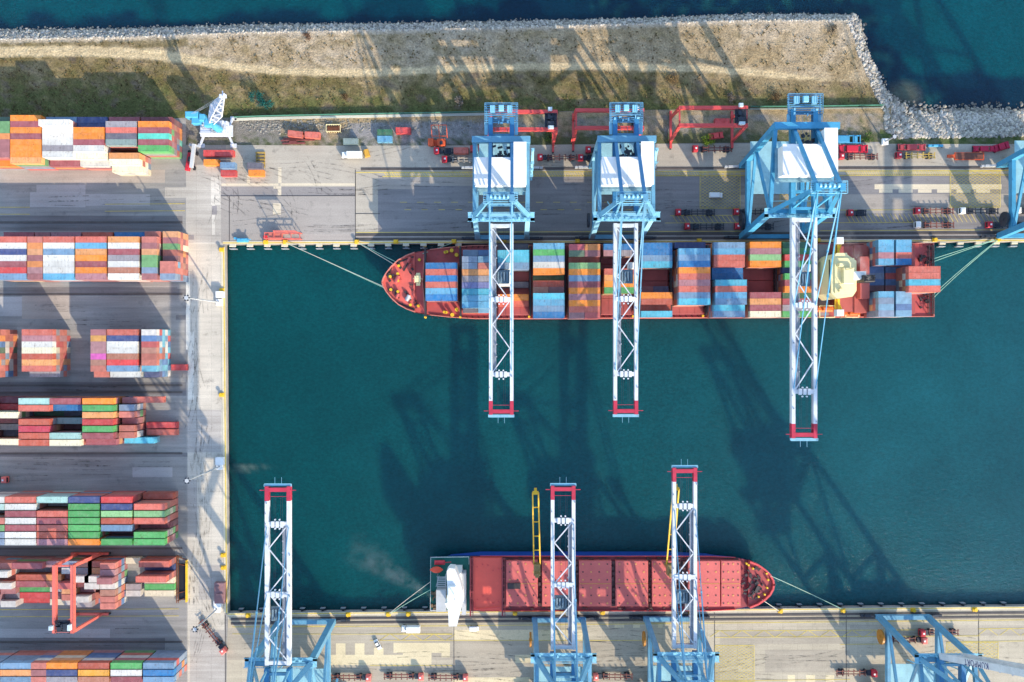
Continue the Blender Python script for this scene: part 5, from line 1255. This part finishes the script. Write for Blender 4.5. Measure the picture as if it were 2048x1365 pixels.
spreader(1432,272,rtg_red,'broken red frame in the weeds under the open red gantry',6.0,2.6,.15)
v = P(565,472,3); R = empty('lifting_frame',(v.x,v.y,0),0,'red and pink lifting frame standing at the north quay edge','frame')
fm = MB()
for x in (-7.2,-3.4,0,3.6,7.2): fm.beam((x,-1.2,0),(x,-1.2,3.4),.25,.25); fm.beam((x,1.2,0),(x,1.2,3.4),.25,.25); fm.beam((x,-1.2,3.4),(x,1.2,3.4),.25,.25)
for y in (-1.2,1.2): fm.beam((-7.4,y,3.4),(7.4,y,3.4),.3,.3); fm.beam((-7.4,y,.3),(7.4,y,.3),.25,.25)
fm.beam((-3,1.2,3.4),(-2,1.2,9),.25,.25).beam((2.2,1.2,3.4),(2.4,1.2,9.4),.25,.25).beam((6.6,1.2,3.4),(6.6,1.2,8.4),.25,.25).beam((-2,1.2,8.2),(6.6,1.2,8.2),.4,.9).build('frame', rtg_sal, R)
MB().cbox(-3.2,0,.3,5.2,2.2,2.6,bev=.1).build('ballast_box', paint('ballast_pink',(206,120,104),var=.2,gamt=.5), R); MB().cbox(-7.6,-.2,.2,1.4,1.2,1.6,bev=.1).build('pump_unit', tredm, R)
v = P(485,481,1); o = MB().cbox(0,0,0,4.6,1.6,1.6,bev=.2).cbox(-3,.8,0,1.2,.8,1.0).cbox(.6,0,1.6,1.4,.9,.8).beam((1.8,0,1.2),(3.8,.2,2.4),.3,.3).build('pump_skid', cb_); o.location = (v.x,v.y,0); tag(o,'small pale blue pump skid at the dock corner','pump')
v = P(667,257,2); R = empty('steel_cage',(v.x,v.y,0),0,'rusty open steel cage with white rim north of the pale container','cage'); m = MB()
for x in [-2.8+5.6*k/6 for k in range(7)]:
    for y in (-1.4,1.4): m.beam((x,y,0),(x,y,2.6),.16,.16)
for y in (-1.4,1.4): m.beam((-2.9,y,2.6),(2.9,y,2.6),.22,.22)
for x in (-2.9,2.9): m.beam((x,-1.4,2.6),(x,1.4,2.6),.22,.22)
m.build('cage_frame', cream, R); MB().box(-2.7,2.7,-1.2,1.2,.1,1.3).build('scrap_load', paint('rust',(120,70,44),var=.4,gamt=.6,scale=.9), R)
v = P(520,318,1); m = MB()
for k in range(5): m.beam((-1.9,-3+k*1.4,.5),(1.9,-3+k*1.4,.5),.6,.5)
for x in (-1.6,1.6): m.beam((x,-3.4,.15),(x,3,.15),.4,.3)
o = m.build('timber_rack', paint('timber_ochre',(170,140,70),var=.3,gamt=.5)); o.location=(v.x,v.y,0); tag(o,'ochre timber rack standing north of the dark grey container','rack')
v = P(595,281,1); o = MB().beam((-7,0,.5),(7,.3,.5),.5,.6).beam((-6.4,-1.2,.3),(3,-1.0,.3),.6,.4).beam((-6,.9,.3),(5,.9,.3),.4,.3).cbox(-2,-.5,0,3,1.2,.8).build('scrap_beam', paint('scrap_rust',(126,70,66),var=.3,gamt=.5,scale=.6)); o.location=(v.x,v.y,0); tag(o,'rust red steel beams lying below the two scrap yard containers','steel beams')

# ------------------------------------------------------------------ lighting masts
def mast(bx_, by_, tx, ty, h, label):
    v = P(bx_,by_); R = empty('light_mast',(v.x,v.y,0),0,label,'lamp post','tall lighting masts'); t = P(tx,ty,h); d = Vector((t.x-v.x,t.y-v.y,0))
    MB().tube((0,0,.6),(d.x,d.y,h),.38,10,.2).build('pole', greyp, R); MB().cbox(0,0,0,2.6,2.6,1.4,bev=.2).build('base_block', twhite, R)
    m = MB(); m.tube((d.x,d.y,h),(d.x,d.y,h+.3),.75,12).build('head_ring', greyp, R)
    for k in range(6):
        a = k*PI/3; MB().cbox(d.x+1.0*math.cos(a), d.y+1.0*math.sin(a), h-.2, .5,.5,.4,a).build('floodlight', mach, R)
def vtip(bx_, by_, h): r = H/(H-h); return (CX+(bx_-CX)*r, CY+(by_-CY)*r)
mast(440,605,*vtip(440,605,34),34,'tall pale lighting mast at the west quay edge beside the second block lanes')
mast(441,933,*vtip(441,933,34),34,'tall pale lighting mast at the west quay edge opposite the fifth block')
mast(436,1217,*vtip(436,1217,24),24,'shorter lighting mast at the south corner of the dock')
mast(1768,285,*vtip(1768,285,9),9,'thin wooden pole at the end of the grass wall')

# ------------------------------------------------------------------ quay furniture
def named(o, label, cat, group=None): tag(o, label, cat, group); return o
bol = MB(); bol.cbox(0,0,.2,1.5,1.3,.35,bev=.1).tube((0,0,.5),(0,0,1.0),.38,10).tube((0,0,1.0),(0,0,1.25),.58,10); bm_ = bol.mesh('bollard_mesh'); bm_.materials.append(yellow)
def bollards(pts, where, frm_):
    for i, (x, y) in enumerate(pts):
        v = P(x,y); o = link('mooring_bollard', bm_, loc=(v.x,v.y,0)); o.scale = (1.3,1.3,1.3); tag(o, f'yellow mooring bollard on the {where}, {ORD[i]} from the {frm_}', 'bollard', 'yellow mooring bollards along the quays')
def yn(x): return interp([(450,489.5),(2048,484),(2700,481)], x)
def ysq(x): return interp([(456,1226),(2048,1213),(2700,1208)], x)
bollards([(x, yn(x)-4.2) for x in (532,571,714,792,908,1008,1155,1398,1635,1868,1994)], 'north quay', 'dock corner')
bollards([(x, ysq(x)+4.6) for x in (497,697,777,817,1030,1205,1381,1560,1685,1825,1948)], 'south quay', 'dock corner')
bollards([(444.2,500),(444.6,581),(444,790),(447,1110),(447.5,1135)], 'west quay', 'north corner')
fe = MB(); fe.cbox(0,0,-.5,2.6,1.2,.7,bev=.1); fm_ = fe.mesh('fender_mesh'); fm_.materials.append(paint('fender_cream',(212,202,176),var=.1,gamt=.3))
fp = MB(); fp.cbox(0,-1.4,-2.4,2.8,.35,2.2,bev=.05).cbox(0,-.7,-1.9,1.2,1.2,.8); fpm = fp.mesh('fender_panel_mesh'); fpm.materials.append(paint('fender_grey',(150,156,160),var=.15,gamt=.4))
fd = MB(); fd.cbox(0,0,-1.6,.9,1.0,1.0,bev=.15); fdm = fd.mesh('fender_dark_mesh'); fdm.materials.append(black)
fp2 = MB(); fp2.cbox(0,-.8,-2.5,2.0,.14,1.7); fp2m = fp2.mesh('fender_slim_mesh'); fp2m.materials.append(paint('fender_grey',(150,156,160)))
def fenders(xs, f, sgn, where):
    for i, x in enumerate(xs):
        v = P(x, f(x)); o = link('quay_fender', fm_ if sgn > 0 else fdm, loc=(v.x, v.y - sgn*.35, 0)); c2 = link('fender_panel', fpm if sgn > 0 else fp2m, o)
        if sgn < 0: o.rotation_euler = (0,0,PI)
        tag(o, f"{'cream capped' if sgn > 0 else 'dark'} rubber fender on the {where}, {ORD[i]} from the dock corner", 'fender', 'fenders along the quay walls')
fenders([465+i*34.6 for i in range(10)] + [812+i*35 for i in range(4)] + [1885+i*36 for i in range(5)], yn, 1, 'north quay')
fenders([480+i*41 for i in range(10)] + [1560+i*41 for i in range(12)], ysq, -1, 'south quay')
# mooring lines: sagging ropes
def mooring(a, b, sag, mat, label, n=14):
    a, b = Vector(a), Vector(b); pts = [a.lerp(b, i/n) - Vector((0,0,sag*4*(i/n)*(1-i/n))) for i in range(n+1)]
    named(MB().path(pts, .12, 5).build('mooring_rope', mat), label, 'rope', 'mooring ropes of the two ships')
mooring(P(571,486,1.2),P(768,574,ZD+1.6),1.6,ropew,'pale mooring rope from the north quay to the red ship bow tip')
mooring(P(573,486,1.2),P(770,577,ZD+1.6),2.0,rope,'green mooring rope close beside the pale one at the red bow')
mooring(P(716,486,1.2),P(786,528,ZD+1.6),.8,ropew,'pale short mooring rope to the shoulder of the red bow')
mooring(P(717,486,1.2),P(793,525,ZD+1.6),.8,rope,'green short mooring rope to the shoulder of the red bow')
mooring(P(908,485,1.2),P(845,508,ZD+1.0),.5,rope,'green breast rope from the bollard beside the red foredeck')
mooring(P(1990,480,1.2),P(1864,519,ZD+1.0),1.0,rope,'green stern rope of the red ship, northernmost of four')
mooring(P(1992,480,1.2),P(1864,525,ZD+1.0),1.2,rope,'green stern rope of the red ship, second of four')
mooring(P(1994,481,1.2),P(1864,592,ZD+1.0),1.2,rope,'green stern rope of the red ship, third of four')
mooring(P(1996,481,1.2),P(1864,599,ZD+1.0),1.4,rope,'green stern rope of the red ship, southernmost of four')
mooring(P(777,1229,1.2),P(861,1164,Z2+1.0),1.0,ropew,'pale stern rope of the bulk carrier, longer of two')
mooring(P(779,1229,1.2),P(861,1180,Z2+1.0),1.0,rope,'green stern rope of the bulk carrier, shorter of two')
mooring(P(1685,1219,1.2),P(1541,1152,Z2+2.4),1.2,rope,'green bow rope of the bulk carrier stretching to the east')
mooring(P(1560,1224,1.2),P(1524,1200,Z2+2.2),.5,ropew,'short pale bow rope of the bulk carrier')
# west quay edge clutter
v = P(440,1186,1.5); o = MB().cbox(0,0,0,4.2,8.5,2.4,bev=.15).cbox(.3,-1,2.4,2.6,2.0,.5).cbox(-.6,2.4,2.4,1.4,1.2,.4).build('switch_house', paint('roof_maroon_grey',(150,112,112),var=.2,gamt=.5)); o.location=(v.x,v.y,0); tag(o,'low maroon roofed hut at the west quay edge by the dock corner','hut')
for (px,py,w,h_,lab) in ((441,590,3,2.6,'white cabinet at the foot of the north lighting mast'),(441,922,3.2,3,'white cabinet at the foot of the middle lighting mast'),(437,1207,3,2.6,'white cabinet beside the maroon roofed hut')):
    v = P(px,py,1); o = MB().cbox(0,0,0,w,h_,2.2,bev=.12).box(-w/2-.06,w/2+.06,-h_/2-.06,h_/2+.06,2.2,2.3).build('electric_cabinet', twhite); o.location=(v.x,v.y,0); tag(o,lab,'cabinet')
# crash barrier frame at the end of the gantry crane block
v = P(362,1160,1); R = empty('block_end_barrier',(v.x,v.y,0),0,'yellow and rust steel barrier frame at the apron end of the gantry crane block','barrier')
MB().box(2.0,2.4,-9.2,8,0,1.5).build('yellow_rail', yellow, R); m = MB()
for y in (-8.8,-5.6,6.6,9.6): m.beam((-1.8,y,.8),(2.0,y*.86,.8),.3,.3)
for x in (-1.9,-1.2): m.beam((x,-9.6,.8),(x,10,.8),.25,.3)
m.build('rust_frame', paint('rust',(120,70,44)), R); MB().box(-1.0,1.9,-8.4,6.4,.02,.5).build('pit_cover', black, R)
# bund wall with fence along the grass
def walls(name, pts, w, h, mat, label, cat):
    R = empty(name, (0,0,0), 0, label, cat); m = MB()
    q = [P(*p) for p in pts]
    for a, b in zip(q, q[1:]): m.beam(a+Vector((0,0,h/2)), b+Vector((0,0,h/2)), w, h)
    m.build('concrete_wall', mat, R); f = MB(); p_ = MB()
    for a, b in zip(q, q[1:]):
        L = (b-a).length; n = int(L/3); o = Vector((0,.75,0))
        for i in range(n): p = a.lerp(b, i/n)+o; p_.beam(p, p+Vector((0,0,2.2)), .1,.1)
        for z in (.7,1.4,2.1): f.beam(a+o+Vector((0,0,z)), b+o+Vector((0,0,z)), .05,.05)
        f.beam(a+o+Vector((0,0,1.1)), b+o+Vector((0,0,1.1)), .03, 1.7)
    f.build('mesh_panel', paint('mesh_green',(74,128,112),var=.2), R); p_.build('post', paint('mesh_green',(74,128,112)), R)
walls('boundary_wall', [(470,240),(520,238),(650,235),(760,233),(870,231),(975,229)], 1.0, .5, pavement('wall_concrete',(206,202,188)), 'low pale wall with green mesh fence along the grass, west length', 'wall')
walls('boundary_wall', [(1500,219),(1600,218.5),(1765,216)], .5, .5, pavement('wall_grey',(150,150,138)), 'low grey wall with green mesh fence along the grass, east length', 'wall')
# stones and rubble on the soil strip
rb = MB()
for _ in range(900):
    px = random.choice((random.uniform(480,960),random.uniform(480,700))); py = random.gauss(248,9); 
    if py < 240 or py > 285: continue
    g = random.uniform(.16,.34); stone(rb, P(px,py,.1), random.uniform(.15,.5), (g,g*.93,g*.8))
tag(rb.build('rubble', attr_color('rubble_stone', amt=.2, n1=1.5, n2=6)), 'scattered stones along the foot of the low pale wall', 'stones', kind='stuff')
# shrubs and a tree
def leafy(name, px, py, r, h, rgb, label, cat, n=420, trunk=True):
    v = P(px,py); R = empty(name,(v.x,v.y,0),0,label,cat); t = MB()
    if trunk:
        t.tube((0,0,0),(.1,.05,h*.6),.1+.05*h/3,7,.05)
        for k in range(7): a = k*.9; t.tube((.05,.02,h*(.25+.05*k)),(r*.6*math.cos(a),r*.6*math.sin(a),h*(.5+.05*k)),.06,5,.02)
        t.build('trunk', paint('bark',(92,74,58),var=.3), R)
    m = MB(); cl = []
    for _ in range(14):
        a, q = random.uniform(0,6.28), r*math.sqrt(random.random())*.8; cl.append(Vector((q*math.cos(a), q*math.sin(a), h*random.uniform(.35,.9)*(1-.35*q/r))))
    c0 = Vector(alb(rgb, .8))
    for _ in range(n):
        c_ = random.choice(cl); p = c_ + Vector([random.gauss(0,r*.2) for _ in range(3)]); p.z = max(.05,p.z); s = random.uniform(.12,.3)
        d1 = Vector([random.gauss(0,1) for _ in range(3)]).normalized()*s; d2 = d1.cross(Vector([random.gauss(0,1) for _ in range(3)])).normalized()*s*.7
        m.add([p-d1,p+d2,p+d1,p-d2],[(0,1,2,3)], tuple(c0*random.uniform(.6,1.5)))
    m.build('crown', attr_color('leaf_'+name, amt=.15, n1=.6, n2=3, rough=.7, bump=0), R)
tg = (30,92,86)
leafy('pine_tree',516,199,2.6,6.5,tg,'dark teal tree on the grass north of the wall, northern of three','tree',700)
leafy('pine_tree',527,214,2.3,5,tg,'dark teal tree close to the wall, middle of three','tree',600)
leafy('pine_tree',541,212,1.7,4,(38,100,92),'small teal tree, eastern of the three beside the wall','tree',360)
leafy('bush',1416,281,2.6,2.6,(128,150,46),'yellow green bush under the open red gantry','bush',600)
leafy('bush',918,204,2.2,1.8,(140,128,118),'grey leafless bush on the shaded grass behind the first crane','bush',380)
leafy('bush',1461,196,2.0,1.8,(126,116,108),'grey leafless bush north of the open red gantry','bush',320)
leafy('bush',1345,160,3.0,2.0,(128,106,70),'brown scrub beside the sandy track','bush',420)
leafy('bush',1550,192,3.4,1.8,(104,84,58),'dark brown scrub on the grass west of the tall crane','bush',420)
leafy('bush',690,196,1.6,1.2,(110,88,60),'small brown scrub on the grass north of the cage','bush',240)
leafy('bush',615,73,1.9,1.2,(112,84,66),'brown scrub near the rocks on the pale dirt','bush',260)
leafy('bush',1665,59,2.2,1.4,(110,100,84),'grey scrub near the north east corner of the breakwater','bush',300)
leafy('bush',1095,275,2.4,2.0,(86,110,44),'green bush between the first and second red gantries','bush',380)
leafy('bush',1735,278,2.4,1.8,(80,112,48),'green bush at the end of the soil strip by the rocks','bush',380)

# ------------------------------------------------------------------ funnel smoke
def smoke(a, b, r0, r1, dens, label, scale=.4):
    """straight plume from a to b, radius r0 to r1; density fades to nothing at its edge and along its length"""
    a, b = Vector(a), Vector(b); d = b-a; L = d.length; d.normalize(); u = d.cross(Vector((0,0,1))).normalized(); w = u.cross(d); mb = MB(); n = 12; k = 8
    for i in range(k):
        c = a.lerp(b, i/(k-1)); r = (r0+(r1-r0)*i/(k-1))*1.15
        mb.v += [tuple(c+(u*math.cos(6.2832*j/n)+w*math.sin(6.2832*j/n))*r) for j in range(n)]
    for i in range(k-1):
        for j in range(n): mb.f.append((i*n+j,i*n+(j+1)%n,(i+1)*n+(j+1)%n,(i+1)*n+j))
    mb.f += [tuple(range(n))[::-1], tuple(range((k-1)*n,k*n))]
    t = NT('smoke_air'); g = t.n('ShaderNodeNewGeometry').outputs['Position']
    def vm(op, x, y=None, sc=None):
        q = t.n('ShaderNodeVectorMath', operation=op)
        for idx, v in ((0,x),(1,y)):
            if v is None: continue
            if isinstance(v, Vector): q.inputs[idx].default_value = v
            else: t.l(v, q.inputs[idx])
        if sc is not None: t.l(sc, q.inputs['Scale'])
        return q
    rel = vm('SUBTRACT', g, a).outputs['Vector']; tt = vm('DOT_PRODUCT', rel, d).outputs['Value']
    ax = vm('SCALE', d, None, tt).outputs['Vector']; pr = vm('LENGTH', vm('SUBTRACT', rel, ax).outputs['Vector']).outputs['Value']
    f = t.math('DIVIDE', tt, L); rad = t.math('ADD', t.math('MULTIPLY', f, r1-r0), r0)
    fall = t.ramp(t.math('DIVIDE', pr, rad), .25, 1.0, 1.0, 0.0); fade = t.ramp(f, .1, 1.0, 1.0, 0.0)
    den = t.math('MULTIPLY', t.math('MULTIPLY', fall, fade), t.ramp(t.noise(g, scale, 5, .65), .42, .68))
    den = t.math('MULTIPLY', den, dens)
    pv = t.n('ShaderNodeVolumePrincipled'); pv.inputs['Color'].default_value = (.95,.97,1,1); t.l(den, pv.inputs['Density']); pv.inputs['Anisotropy'].default_value = .1
    t.l(pv.outputs[0], t.out.inputs['Volume']); o = tag(mb.build('smoke', t.m), label, 'smoke', kind='stuff')
    bm = bmesh.new(); bm.from_mesh(o.data); bmesh.ops.recalc_face_normals(bm, faces=bm.faces); bm.to_mesh(o.data); bm.free()
smoke(P(1740,560,33), P(1681,445,42), 1.0, 4.0, .13, 'pale exhaust smoke drifting from the red ship funnel over the quay')
smoke(P(862,1193,26), P(690,1085,32), 1.2, 9.0, .034, 'faint exhaust smoke trailing from the bulk carrier over the water', .22)
